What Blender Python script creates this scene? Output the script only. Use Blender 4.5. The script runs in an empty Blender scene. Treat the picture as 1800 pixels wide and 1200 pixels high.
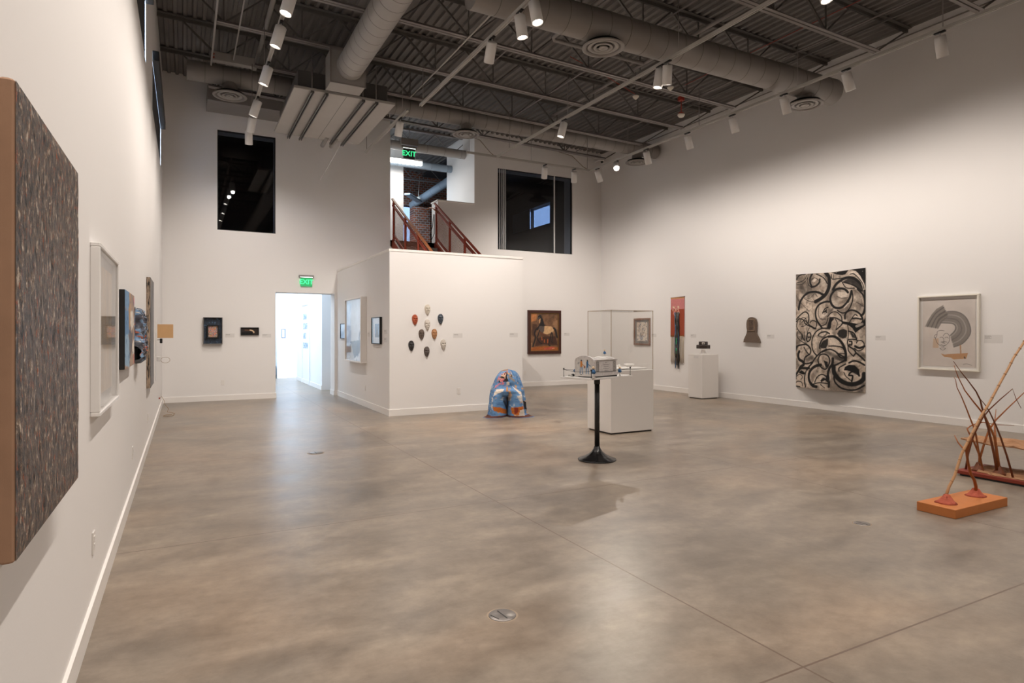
import bpy, math, random
import numpy as np
from mathutils import Vector, Matrix
random.seed(7); rng = np.random.default_rng(7)
C = bpy.context.scene.collection
PI = math.pi

# ------------------------------------------------------------------ room dimensions (metres)
XL, XR, YB, YR = -0.43, 11.15, 15.3, -8.0
def deck_z(x, y): return 7.12 - 0.018 * x + 0.012 * (y - 15.3)
TRACK_Z = 5.5

# ------------------------------------------------------------------ materials
def lin(c):
    return tuple((v / 12.92 if v <= 0.04045 else ((v + 0.055) / 1.055) ** 2.4) for v in c)
def rgb(r, g, b): return lin((r / 255, g / 255, b / 255))
M = {}
def mat(name, col, rough=0.6, metal=0.0, bump=None, var=None, spec=None, coat=0.0):
    m = bpy.data.materials.new(name); m.use_nodes = True
    nt = m.node_tree; b = nt.nodes['Principled BSDF']
    b.inputs['Base Color'].default_value = (*col, 1)
    b.inputs['Roughness'].default_value = rough; b.inputs['Metallic'].default_value = metal
    if spec is not None: b.inputs['Specular IOR Level'].default_value = spec
    if coat: b.inputs['Coat Weight'].default_value = coat
    tc = None
    if bump or var:
        tc = nt.nodes.new('ShaderNodeTexCoord')
    if var:      # (scale, amount)
        n = nt.nodes.new('ShaderNodeTexNoise'); n.inputs['Scale'].default_value = var[0]; n.inputs['Detail'].default_value = 5
        nt.links.new(tc.outputs['Object'], n.inputs['Vector'])
        mx = nt.nodes.new('ShaderNodeMix'); mx.data_type = 'RGBA'
        mx.inputs['A'].default_value = (*[c * (1 - var[1]) for c in col], 1)
        mx.inputs['B'].default_value = (*[min(1, c * (1 + var[1])) for c in col], 1)
        nt.links.new(n.outputs['Fac'], mx.inputs['Factor']); nt.links.new(mx.outputs['Result'], b.inputs['Base Color'])
    if bump:     # (scale, strength)
        n = nt.nodes.new('ShaderNodeTexNoise'); n.inputs['Scale'].default_value = bump[0]; n.inputs['Detail'].default_value = 4
        nt.links.new(tc.outputs['Object'], n.inputs['Vector'])
        bp = nt.nodes.new('ShaderNodeBump'); bp.inputs['Strength'].default_value = bump[1]; bp.inputs['Distance'].default_value = 0.01
        nt.links.new(n.outputs['Fac'], bp.inputs['Height']); nt.links.new(bp.outputs['Normal'], b.inputs['Normal'])
    M[name] = m; return m
def emis(name, col, st):
    m = bpy.data.materials.new(name); m.use_nodes = True; b = m.node_tree.nodes['Principled BSDF']
    b.inputs['Base Color'].default_value = (*col, 1)
    b.inputs['Emission Color'].default_value = (*col, 1); b.inputs['Emission Strength'].default_value = st
    M[name] = m; return m
def glassy(name, col=(1, 1, 1), rough=0.0, refl=0.08, tint=1.0):
    m = bpy.data.materials.new(name); m.use_nodes = True; nt = m.node_tree; nt.nodes.clear()
    o = nt.nodes.new('ShaderNodeOutputMaterial'); t = nt.nodes.new('ShaderNodeBsdfTransparent'); g = nt.nodes.new('ShaderNodeBsdfGlossy')
    t.inputs['Color'].default_value = (*[c * tint for c in col], 1); g.inputs['Roughness'].default_value = rough
    lw_ = nt.nodes.new('ShaderNodeLayerWeight'); lw_.inputs['Blend'].default_value = 0.5
    f = nt.nodes.new('ShaderNodeMath'); f.operation = 'POWER'; f.inputs[1].default_value = 4.0; nt.links.new(lw_.outputs['Facing'], f.inputs[0])
    mm = nt.nodes.new('ShaderNodeMath'); mm.operation = 'MULTIPLY_ADD'; mm.inputs[1].default_value = min(.9, refl * .8); mm.inputs[2].default_value = .045 * refl
    x = nt.nodes.new('ShaderNodeMixShader')
    nt.links.new(f.outputs[0], mm.inputs[0]); nt.links.new(mm.outputs[0], x.inputs[0])
    nt.links.new(t.outputs[0], x.inputs[1]); nt.links.new(g.outputs[0], x.inputs[2]); nt.links.new(x.outputs[0], o.inputs[0])
    M[name] = m; return m
def attr_mat(name, rough=0.8, bump=None, spec=None):
    m = bpy.data.materials.new(name); m.use_nodes = True; nt = m.node_tree; b = nt.nodes['Principled BSDF']
    a = nt.nodes.new('ShaderNodeAttribute'); a.attribute_name = 'Col'
    nt.links.new(a.outputs['Color'], b.inputs['Base Color']); b.inputs['Roughness'].default_value = rough
    if spec is not None: b.inputs['Specular IOR Level'].default_value = spec
    if bump:
        tc = nt.nodes.new('ShaderNodeTexCoord'); n = nt.nodes.new('ShaderNodeTexNoise'); n.inputs['Scale'].default_value = bump[0]
        nt.links.new(tc.outputs['Object'], n.inputs['Vector']); bp = nt.nodes.new('ShaderNodeBump'); bp.inputs['Strength'].default_value = bump[1]; bp.inputs['Distance'].default_value = 0.01
        nt.links.new(n.outputs['Fac'], bp.inputs['Height']); nt.links.new(bp.outputs['Normal'], b.inputs['Normal'])
    M[name] = m; return m

mat('wall', (0.80, 0.78, 0.765), 0.9, bump=(90, 0.04))
mat('hall_wall', (0.82, 0.83, 0.84), 0.9)
mat('trim_white', (0.84, 0.81, 0.78), 0.45)
mat('plinth', (0.78, 0.75, 0.72), 0.55)
mat('white_metal', (0.72, 0.71, 0.70), 0.4)
mat('grey_metal', (0.26, 0.245, 0.235), 0.45, 0.3)
mat('duct', (0.26, 0.24, 0.225), 0.5, 0.15, var=(3, 0.12))
mat('duct_light', (0.33, 0.31, 0.29), 0.5, 0.1, var=(3, 0.1))
mat('deck', (0.15, 0.138, 0.13), 0.6, 0.1, var=(2, 0.25))
mat('joist', (0.125, 0.117, 0.11), 0.55, 0.1)
mat('joist_light', (0.24, 0.22, 0.21), 0.5, 0.1)
mat('panel', (0.42, 0.395, 0.37), 0.5, 0.05, var=(4, 0.06))
mat('strut', (0.16, 0.155, 0.15), 0.4, 0.5)
mat('track', (0.42, 0.40, 0.375), 0.45)
mat('black', (0.012, 0.012, 0.012), 0.45)
mat('black_gloss', (0.010, 0.010, 0.011), 0.22)
mat('charcoal', (0.035, 0.034, 0.034), 0.7)
mat('shade', (0.03, 0.029, 0.028), 0.8)
mat('outlet', (0.78, 0.75, 0.72), 0.4)
mat('label', (0.68, 0.66, 0.64), 0.6)
mat('label_ink', (0.36, 0.34, 0.33), 0.8)
mat('seam', (0.10, 0.092, 0.085), 0.6)
mat('ink', (0.22, 0.21, 0.20), 0.8)
mat('rust', rgb(140, 48, 22), 0.55, 0.0, var=(9, 0.25))
mat('rust_light', rgb(165, 100, 60), 0.5)
mat('red', rgb(150, 45, 25), 0.5)
mat('cream', (0.78, 0.74, 0.66), 0.5)
mat('tan_card', rgb(198, 158, 112), 0.8, var=(14, 0.05))
mat('linen', rgb(172, 136, 110), 0.95, bump=(900, 0.15), var=(12, 0.18))
mat('brass', rgb(150, 120, 70), 0.4, 0.6)
mat('marble_ring', rgb(150, 134, 116), 0.8)
mat('steel', rgb(140, 134, 130), 0.35, 0.6)
mat('orange_board', rgb(188, 114, 58), 0.6, var=(10, 0.1))
mat('terracotta', rgb(178, 88, 66), 0.85, bump=(60, 0.5), var=(20, 0.25))
mat('bamboo', rgb(196, 150, 108), 0.45, var=(18, 0.15))
mat('bamboo_node', rgb(150, 108, 76), 0.6)
mat('twig', rgb(150, 86, 40), 0.6, var=(22, 0.35))
mat('twig_dark', rgb(112, 60, 30), 0.6, var=(22, 0.35))
mat('redwood', rgb(128, 44, 24), 0.6, var=(12, 0.25))
mat('bark', rgb(160, 118, 84), 0.9, bump=(25, 0.8), var=(9, 0.4))
mat('burlap', rgb(130, 104, 82), 0.95, bump=(160, 0.6), var=(14, 0.3))
mat('head_clay', rgb(104, 88, 76), 0.8, bump=(60, 0.3), var=(30, 0.15))
mat('bronze', rgb(150, 128, 108), 0.45, 0.4, bump=(30, 0.8), var=(25, 0.5))
mat('marble', rgb(205, 200, 198), 0.5, var=(38, 0.30))
mat('doll_skin', rgb(215, 190, 160), 0.7)
mat('doll_orange', rgb(205, 130, 60), 0.7)
mat('doll_blue', rgb(60, 105, 150), 0.7)
mat('doll_white', rgb(215, 212, 208), 0.6)
mat('dark_brown', rgb(48, 34, 28), 0.5, var=(40, 0.5))
mat('white_gloss', (0.82, 0.80, 0.78), 0.25)
mat('wood_frame', rgb(120, 82, 60), 0.5, var=(20, 0.2))
mat('horse_frame', rgb(64, 30, 20), 0.45, var=(25, 0.35))
mat('navy_frame', rgb(120, 116, 112), 0.5)
mat('brick_dark', rgb(70, 50, 42), 0.9)
mat('conc_dark', (0.18, 0.17, 0.16), 0.8)
mat('dark_room', (0.045, 0.045, 0.05), 0.85)  # near-black colour stands in for these rooms being unlit
mat('blue_grey', rgb(150, 165, 180), 0.6)
mat('blue_paint', rgb(110, 140, 175), 0.6)
mat('hall_pic', rgb(70, 90, 120), 0.4)
mat('text_blue', rgb(150, 172, 192), 0.8)
mat('mask_dummy', (0.5, 0.5, 0.5))
mat('canvas_dark', rgb(24, 23, 23), 0.7)
mat('string', rgb(140, 110, 70), 0.8)
emis('lens', (1.0, 0.93, 0.84), 14.0)
emis('tube', (1.0, 0.95, 0.88), 9.0)
emis('exit_green', (0.05, 0.85, 0.30), 1.3)
emis('exit_back', (0.02, 0.35, 0.12), 0.55)
emis('led', (0.9, 1.0, 0.97), 2.0)
glassy('vitrine', (0.985, 0.985, 0.98), 0.0, 0.9)
glassy('pic_glass', (0.98, 0.98, 0.98), 0.02, 0.7)
glassy('window_glass', (0.62, 0.66, 0.72), 0.0, 1.4)
glassy('dark_glass', (0.20, 0.22, 0.25), 0.0, 0.8)
glassy('clear_glass', (0.95, 0.97, 1.0), 0.0, 0.8)

# polished concrete: mottled colour and saw-cut joints
def floor_mat():
    m = bpy.data.materials.new('concrete'); m.use_nodes = True; nt = m.node_tree; b = nt.nodes['Principled BSDF']; L = nt.links.new
    g = nt.nodes.new('ShaderNodeNewGeometry')
    def noise(sc, det, rough=0.6, dist=0.0, stretch=None):
        n = nt.nodes.new('ShaderNodeTexNoise'); n.inputs['Scale'].default_value = sc; n.inputs['Detail'].default_value = det
        n.inputs['Roughness'].default_value = rough; n.inputs['Distortion'].default_value = dist
        if stretch:
            mp = nt.nodes.new('ShaderNodeMapping'); mp.inputs['Scale'].default_value = stretch; mp.inputs['Rotation'].default_value = (0, 0, 0.35)
            L(g.outputs['Position'], mp.inputs['Vector']); L(mp.outputs[0], n.inputs['Vector'])
        else: L(g.outputs['Position'], n.inputs['Vector'])
        return n
    def ramp(src, stops):
        r = nt.nodes.new('ShaderNodeValToRGB'); e = r.color_ramp.elements
        e[0].position, e[0].color = stops[0][0], (*stops[0][1], 1); e[1].position, e[1].color = stops[-1][0], (*stops[-1][1], 1)
        for p, c in stops[1:-1]:
            x = e.new(p); x.color = (*c, 1)
        L(src, r.inputs['Fac']); return r
    n1 = noise(0.35, 3, 0.55, 0.4); n2 = noise(1.5, 8, 0.66, 0.25, (1, 1.9, 1)); n3 = noise(9, 6, 0.7)
    n4 = noise(0.9, 4, 0.5, 0.3, (1.2, 1, 1))
    r1 = ramp(n2.outputs['Fac'], [(0.10, rgb(40, 34, 28)), (0.36, rgb(108, 96, 85)), (0.5, rgb(134, 121, 108)), (0.64, rgb(160, 146, 130)), (0.90, rgb(214, 198, 180))])
    r2 = ramp(n1.outputs['Fac'], [(0.2, rgb(92, 92, 94)), (0.5, rgb(134, 123, 110)), (0.8, rgb(184, 150, 116))])
    mx = nt.nodes.new('ShaderNodeMix'); mx.data_type = 'RGBA'; mx.blend_type = 'MIX'; mx.inputs['Factor'].default_value = 0.45
    L(r1.outputs[0], mx.inputs['A']); L(r2.outputs[0], mx.inputs['B'])
    st = ramp(n4.outputs['Fac'], [(0.12, (0.30, 0.29, 0.28)), (0.42, (0.90, 0.90, 0.90)), (0.6, (1.03, 1.03, 1.03)), (0.9, (1.15, 1.15, 1.15))])
    m2 = nt.nodes.new('ShaderNodeMix'); m2.data_type = 'RGBA'; m2.blend_type = 'MULTIPLY'; m2.inputs['Factor'].default_value = 0.7
    L(mx.outputs['Result'], m2.inputs['A']); L(st.outputs[0], m2.inputs['B'])
    fine = ramp(n3.outputs['Fac'], [(0.1, (0.62, 0.61, 0.60)), (0.5, (.98, .98, .98)), (0.9, (1.30, 1.29, 1.28))])
    m3 = nt.nodes.new('ShaderNodeMix'); m3.data_type = 'RGBA'; m3.blend_type = 'MULTIPLY'; m3.inputs['Factor'].default_value = 0.8
    L(m2.outputs['Result'], m3.inputs['A']); L(fine.outputs[0], m3.inputs['B'])
    # joints at x = 2.46 + 3.11 k and y = 5.0 + 3.13 k
    sp = nt.nodes.new('ShaderNodeSeparateXYZ'); L(g.outputs['Position'], sp.inputs[0])
    def joint(axis, off, per):
        a = nt.nodes.new('ShaderNodeMath'); a.operation = 'ADD'; a.inputs[1].default_value = per * 20 - off + per / 2; L(sp.outputs[axis], a.inputs[0])
        q = nt.nodes.new('ShaderNodeMath'); q.operation = 'MODULO'; q.inputs[1].default_value = per; L(a.outputs[0], q.inputs[0])
        d = nt.nodes.new('ShaderNodeMath'); d.operation = 'SUBTRACT'; d.inputs[1].default_value = per / 2; L(q.outputs[0], d.inputs[0])
        ab = nt.nodes.new('ShaderNodeMath'); ab.operation = 'ABSOLUTE'; L(d.outputs[0], ab.inputs[0])
        lt = nt.nodes.new('ShaderNodeMath'); lt.operation = 'LESS_THAN'; lt.inputs[1].default_value = 0.0055; L(ab.outputs[0], lt.inputs[0]); return lt
    j1 = joint('X', 2.46, 3.11); j2 = joint('Y', 4.98, 3.13)
    mm = nt.nodes.new('ShaderNodeMath'); mm.operation = 'MAXIMUM'; L(j1.outputs[0], mm.inputs[0]); L(j2.outputs[0], mm.inputs[1])
    m4 = nt.nodes.new('ShaderNodeMix'); m4.data_type = 'RGBA'; m4.inputs['B'].default_value = (*rgb(96, 78, 66), 1)
    sc = nt.nodes.new('ShaderNodeMath'); sc.operation = 'MULTIPLY'; sc.inputs[1].default_value = 0.85; L(mm.outputs[0], sc.inputs[0])
    L(sc.outputs[0], m4.inputs['Factor']); L(m3.outputs['Result'], m4.inputs['A']); L(m4.outputs['Result'], b.inputs['Base Color'])
    rr = nt.nodes.new('ShaderNodeMapRange'); rr.inputs['From Min'].default_value = 0.1; rr.inputs['From Max'].default_value = 0.9
    rr.inputs['To Min'].default_value = 0.235; rr.inputs['To Max'].default_value = 0.43; L(n2.outputs['Fac'], rr.inputs['Value']); L(rr.outputs[0], b.inputs['Roughness'])
    bp = nt.nodes.new('ShaderNodeBump'); bp.inputs['Strength'].default_value = 0.10; bp.inputs['Distance'].default_value = 0.01
    L(n3.outputs['Fac'], bp.inputs['Height']); L(bp.outputs[0], b.inputs['Normal'])
    b.inputs['Specular IOR Level'].default_value = 0.5
    M['concrete'] = m
floor_mat()
def brick_mat():
    m = bpy.data.materials.new('brick'); m.use_nodes = True; nt = m.node_tree; b = nt.nodes['Principled BSDF']; L = nt.links.new
    g = nt.nodes.new('ShaderNodeNewGeometry'); mp = nt.nodes.new('ShaderNodeMapping'); mp.inputs['Rotation'].default_value = (PI / 2, 0, 0)
    L(g.outputs['Position'], mp.inputs['Vector'])
    t = nt.nodes.new('ShaderNodeTexBrick'); t.inputs['Scale'].default_value = 3.2; t.inputs['Color1'].default_value = (*rgb(150, 84, 58), 1)
    t.inputs['Color2'].default_value = (*rgb(96, 66, 54), 1); t.inputs['Mortar'].default_value = (*rgb(150, 148, 146), 1); t.inputs['Mortar Size'].default_value = 0.03
    t.inputs['Bias'].default_value = -0.1
    L(mp.outputs[0], t.inputs['Vector']); L(t.outputs['Color'], b.inputs['Base Color']); b.inputs['Roughness'].default_value = 0.9
    M['brick'] = m
brick_mat()
# expanded-metal infill: a fine wave lattice, open between the strands
def mesh_mat():
    m = bpy.data.materials.new('expanded_metal'); m.use_nodes = True; nt = m.node_tree; b = nt.nodes['Principled BSDF']; L = nt.links.new
    b.inputs['Base Color'].default_value = (*rgb(125, 62, 36), 1); b.inputs['Roughness'].default_value = 0.5
    g = nt.nodes.new('ShaderNodeNewGeometry'); s = nt.nodes.new('ShaderNodeSeparateXYZ'); L(g.outputs['Position'], s.inputs[0])
    def tri(sign):
        a = nt.nodes.new('ShaderNodeMath'); a.operation = 'MULTIPLY_ADD'; a.inputs[1].default_value = 0.55 * sign; L(s.outputs['Y'], a.inputs[0]); L(s.outputs['Z'], a.inputs[2])
        k = nt.nodes.new('ShaderNodeMath'); k.operation = 'MULTIPLY'; k.inputs[1].default_value = 28.0; L(a.outputs[0], k.inputs[0])
        f = nt.nodes.new('ShaderNodeMath'); f.operation = 'FRACT'; L(k.outputs[0], f.inputs[0])
        c = nt.nodes.new('ShaderNodeMath'); c.operation = 'LESS_THAN'; c.inputs[1].default_value = 0.3; L(f.outputs[0], c.inputs[0]); return c
    u, v = tri(1), tri(-1); mx = nt.nodes.new('ShaderNodeMath'); mx.operation = 'MAXIMUM'; L(u.outputs[0], mx.inputs[0]); L(v.outputs[0], mx.inputs[1])
    L(mx.outputs[0], b.inputs['Alpha']); M['expanded_metal'] = m
mesh_mat()
# thick vertical palette-knife paint
def paint_mat():
    m = bpy.data.materials.new('impasto'); m.use_nodes = True; nt = m.node_tree; b = nt.nodes['Principled BSDF']; L = nt.links.new
    tc = nt.nodes.new('ShaderNodeTexCoord')
    def nz(scale, sx, det, seed):
        mp = nt.nodes.new('ShaderNodeMapping'); mp.inputs['Scale'].default_value = sx; mp.inputs['Location'].default_value = (seed, seed * 2, seed)
        L(tc.outputs['Object'], mp.inputs[0]); n = nt.nodes.new('ShaderNodeTexNoise'); n.inputs['Scale'].default_value = scale; n.inputs['Detail'].default_value = det; n.inputs['Roughness'].default_value = 0.72; n.inputs['Distortion'].default_value = 0.25
        L(mp.outputs[0], n.inputs['Vector']); return n
    n1 = nz(44, (1.3, 3.0, 0.55), 6, 1.3); n2 = nz(12, (1, 2.6, 0.6), 5, 7.7)
    r = nt.nodes.new('ShaderNodeValToRGB'); e = r.color_ramp.elements
    stops = [(0.33, rgb(14, 14, 16)), (0.41, rgb(46, 48, 54)), (0.46, rgb(98, 84, 72)), (0.49, rgb(60, 66, 78)), (0.52, rgb(134, 118, 102)), (0.55, rgb(74, 48, 34)), (0.59, rgb(168, 148, 128)), (0.67, rgb(230, 220, 206))]
    e[0].position, e[0].color = stops[0][0], (*stops[0][1], 1); e[1].position, e[1].color = stops[-1][0], (*stops[-1][1], 1)
    for p, c in stops[1:-1]:
        x = e.new(p); x.color = (*c, 1)
    L(n1.outputs['Fac'], r.inputs[0])
    r2 = nt.nodes.new('ShaderNodeValToRGB'); e = r2.color_ramp.elements; e[0].position = 0.58; e[0].color = (0, 0, 0, 1); e[1].position = 0.64; e[1].color = (1, 1, 1, 1)
    n3 = nz(52, (1.3, 3, 0.55), 4, 3.1); L(n3.outputs['Fac'], r2.inputs[0])
    mx = nt.nodes.new('ShaderNodeMix'); mx.data_type = 'RGBA'; mx.inputs['B'].default_value = (*rgb(160, 84, 44), 1); L(r2.outputs[0], mx.inputs['Factor']); L(r.outputs[0], mx.inputs['A'])
    mu = nt.nodes.new('ShaderNodeMix'); mu.data_type = 'RGBA'; mu.blend_type = 'OVERLAY'; mu.inputs['Factor'].default_value = 0.35
    L(mx.outputs['Result'], mu.inputs['A']); L(n2.outputs['Fac'], mu.inputs['B']); L(mu.outputs['Result'], b.inputs['Base Color'])
    bp = nt.nodes.new('ShaderNodeBump'); bp.inputs['Strength'].default_value = 1.0; bp.inputs['Distance'].default_value = 0.012; L(n1.outputs['Fac'], bp.inputs['Height']); L(bp.outputs[0], b.inputs['Normal'])
    b.inputs['Roughness'].default_value = 0.45; M['impasto'] = m
paint_mat()

# ------------------------------------------------------------------ mesh builder
class MB:
    def __init__(s): s.v = []; s.f = []; s.sm = []; s.mi = []
    def add(s, vs, fs, smooth=False, mi=0):
        o = len(s.v); s.v += [tuple(map(float, p)) for p in vs]
        for f in fs: s.f.append(tuple(o + i for i in f)); s.sm.append(smooth); s.mi.append(mi)
        return s
    def box(s, x0, x1, y0, y1, z0, z1, mi=0):
        x0, x1 = min(x0, x1), max(x0, x1); y0, y1 = min(y0, y1), max(y0, y1); z0, z1 = min(z0, z1), max(z0, z1)
        v = [(x0, y0, z0), (x1, y0, z0), (x1, y1, z0), (x0, y1, z0), (x0, y0, z1), (x1, y0, z1), (x1, y1, z1), (x0, y1, z1)]
        return s.add(v, [(0, 3, 2, 1), (4, 5, 6, 7), (0, 1, 5, 4), (1, 2, 6, 5), (2, 3, 7, 6), (3, 0, 4, 7)], False, mi)
    def bbox(s, x0, x1, y0, y1, z0, z1, b=0.006, mi=0):      # box with chamfered vertical and horizontal edges
        x0, x1 = min(x0, x1), max(x0, x1); y0, y1 = min(y0, y1), max(y0, y1); z0, z1 = min(z0, z1), max(z0, z1)
        rings = []
        for z, k in ((z0, b), (z0 + b, 0), (z1 - b, 0), (z1, b)):
            a0, a1, c0, c1 = x0 + k, x1 - k, y0 + k, y1 - k
            rings.append([(a0 + b, c0, z), (a1 - b, c0, z), (a1, c0 + b, z), (a1, c1 - b, z), (a1 - b, c1, z), (a0 + b, c1, z), (a0, c1 - b, z), (a0, c0 + b, z)])
        vs = [p for r in rings for p in r]; fs = [tuple(range(7, -1, -1)), tuple(range(24, 32))]
        for i in range(3):
            for j in range(8): fs.append((i * 8 + j, i * 8 + (j + 1) % 8, (i + 1) * 8 + (j + 1) % 8, (i + 1) * 8 + j))
        return s.add(vs, fs, False, mi)
    def bar(s, a, b, w, h=None, up=(0, 0, 1), mi=0):          # rectangular bar from a to b
        h = h or w; a, b = Vector(a), Vector(b); d = (b - a).normalized(); u = Vector(up)
        if abs(d.dot(u)) > 0.98: u = Vector((0, 1, 0))
        r = d.cross(u).normalized() * w / 2; t = r.cross(d).normalized() * h / 2
        vs = [a - r - t, a + r - t, a + r + t, a - r + t, b - r - t, b + r - t, b + r + t, b - r + t]
        return s.add(vs, [(0, 3, 2, 1), (4, 5, 6, 7), (0, 1, 5, 4), (1, 2, 6, 5), (2, 3, 7, 6), (3, 0, 4, 7)], False, mi)
    def tube(s, pts, r, n=10, cap=True, mi=0):                # r scalar or list
        P = [Vector(p) for p in pts]; k = len(P); R = r if isinstance(r, (list, tuple)) else [r] * k
        t0 = (P[1] - P[0]).normalized(); u = Vector((0, 0, 1)) if abs(t0.z) < 0.9 else Vector((1, 0, 0)); side = t0.cross(u).normalized()
        vs = []
        for i in range(k):
            t = (P[min(i + 1, k - 1)] - P[max(i - 1, 0)]).normalized(); side = (side - t * side.dot(t)).normalized(); up = t.cross(side)
            for j in range(n):
                a = 2 * PI * j / n; vs.append(P[i] + (side * math.cos(a) + up * math.sin(a)) * R[i])
        fs = [(i * n + j, i * n + (j + 1) % n, (i + 1) * n + (j + 1) % n, (i + 1) * n + j) for i in range(k - 1) for j in range(n)]
        s.add(vs, fs, True, mi)
        if cap:
            o = len(s.v) - len(vs); s.f += [tuple(o + j for j in range(n - 1, -1, -1)), tuple(o + (k - 1) * n + j for j in range(n))]; s.sm += [False, False]; s.mi += [mi, mi]
        return s
    def lathe(s, prof, n=32, M4=None, smooth=True, mi=0, cap=True):   # prof: (r, z)
        vs = []
        for r, z in prof:
            for j in range(n):
                a = 2 * PI * j / n; p = Vector((r * math.cos(a), r * math.sin(a), z)); vs.append(M4 @ p if M4 else p)
        k = len(prof); fs = [(i * n + j, i * n + (j + 1) % n, (i + 1) * n + (j + 1) % n, (i + 1) * n + j) for i in range(k - 1) for j in range(n)]
        s.add(vs, fs, smooth, mi)
        if cap:
            o = len(s.v) - len(vs)
            if prof[0][0] > 1e-4: s.f.append(tuple(o + j for j in range(n - 1, -1, -1))); s.sm.append(False); s.mi.append(mi)
            if prof[-1][0] > 1e-4: s.f.append(tuple(o + (k - 1) * n + j for j in range(n))); s.sm.append(False); s.mi.append(mi)
        return s
    def prism(s, poly, d, M4, mi=0):                          # poly in local xy, extruded to +z by d
        n = len(poly); vs = [M4 @ Vector((x, y, 0)) for x, y in poly] + [M4 @ Vector((x, y, d)) for x, y in poly]
        fs = [tuple(range(n - 1, -1, -1)), tuple(range(n, 2 * n))] + [(i, (i + 1) % n, n + (i + 1) % n, n + i) for i in range(n)]
        return s.add(vs, fs, False, mi)
    def ball(s, c, r, n=12, sc=(1, 1, 1), mi=0):
        prof = [(max(1e-4, r * math.sin(PI * i / (n // 2 + 2))), -r * math.cos(PI * i / (n // 2 + 2))) for i in range(n // 2 + 3)]
        return s.lathe(prof, n, Matrix.Translation(c) @ Matrix.Diagonal((*sc, 1)), cap=False, mi=mi)
    def build(s, name, m, parent=None, origin=None):
        me = bpy.data.meshes.new(name); o = origin or (0, 0, 0)
        me.from_pydata([(p[0] - o[0], p[1] - o[1], p[2] - o[2]) for p in s.v], [], s.f)
        me.polygons.foreach_set('use_smooth', s.sm); 
        for x in (m if isinstance(m, list) else [m]): me.materials.append(M[x])
        me.polygons.foreach_set('material_index', s.mi); me.update()
        ob = bpy.data.objects.new(name, me); C.objects.link(ob); ob.location = o
        if parent: ob.parent = parent
        return ob
def tag(o, label=None, cat=None, group=None, kind=None):
    if label: o['label'] = label
    if cat: o['category'] = cat
    if group: o['group'] = group
    if kind: o['kind'] = kind
    return o
def thing(name, label, cat, loc=(0, 0, 0), rz=0.0, group=None):
    e = bpy.data.objects.new(name, None); C.objects.link(e); e.location = loc; e.rotation_euler = (0, 0, rz); e.empty_display_size = 0.1
    return tag(e, label, cat, group)
def struct(mb, name, m): return tag(mb.build(name, m), kind='structure')
def kids(o): return [c for c in list(bpy.data.objects) if c.parent == o]
def copy_tree(o, parent=None):
    c = o.copy(); C.objects.link(c)
    if parent: c.parent = parent
    for ch in kids(o): copy_tree(ch, c)
    return c
def grid_wall(mb, axis, p0, p1, u0, u1, w0, w1, holes):
    """axis 'X': slab between x=p0..p1, u is y, w is z; axis 'Y': slab between y=p0..p1, u is x."""
    us = sorted({u0, u1, *[h[0] for h in holes], *[h[1] for h in holes]}); ws = sorted({w0, w1, *[h[2] for h in holes], *[h[3] for h in holes]})
    us = [u for u in us if u0 <= u <= u1]; ws = [w for w in ws if w0 <= w <= w1]
    def open_(i, j):
        if i < 0 or j < 0 or i >= len(us) - 1 or j >= len(ws) - 1: return True
        cu, cw = (us[i] + us[i + 1]) / 2, (ws[j] + ws[j + 1]) / 2
        return any(h[0] < cu < h[1] and h[2] < cw < h[3] for h in holes)
    P = (lambda p, u, w: (p, u, w)) if axis == 'X' else (lambda p, u, w: (u, p, w))
    for i in range(len(us) - 1):
        for j in range(len(ws) - 1):
            if open_(i, j): continue
            a, b, c, d = us[i], us[i + 1], ws[j], ws[j + 1]
            mb.add([P(p0, a, c), P(p0, b, c), P(p0, b, d), P(p0, a, d)], [(0, 1, 2, 3)]); mb.add([P(p1, a, c), P(p1, b, c), P(p1, b, d), P(p1, a, d)], [(0, 1, 2, 3)])
            for di, dj, q in ((-1, 0, (a, a, c, d)), (1, 0, (b, b, c, d)), (0, -1, (a, b, c, c)), (0, 1, (a, b, d, d))):
                if open_(i + di, j + dj):
                    ua, ub, wa, wb = q; mb.add([P(p0, ua, wa), P(p0, ub, wb), P(p1, ub, wb), P(p1, ua, wa)], [(0, 1, 2, 3)])
    return mb
STICK_A= [[[5.661, 2.91, 0.09], [5.702, 2.896, 0.206], [5.753, 2.878, 0.298], [5.812, 2.855, 0.477], [5.883, 2.825, 0.62], [5.924, 2.812, 0.684], [5.983, 2.788, 0.799], [6.049, 2.762, 0.9], [6.108, 2.738, 1.008], [6.162, 2.718, 1.102], [6.222, 2.695, 1.203], [6.269, 2.678, 1.291], [6.342, 2.647, 1.4], [6.417, 2.615, 1.529], [6.504, 2.578, 1.686]], [[6.144, 2.906, 0.09], [6.119, 2.891, 0.159], [6.079, 2.884, 0.224], [6.023, 2.885, 0.282], [5.975, 2.882, 0.376], [5.938, 2.874, 0.455], [5.906, 2.862, 0.503], [5.898, 2.838, 0.566], [5.88, 2.819, 0.623]], [[5.904, 2.863, 0.494], [5.913, 2.896, 0.519], [5.916, 2.932, 0.557], [5.926, 2.965, 0.613]]]
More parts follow.
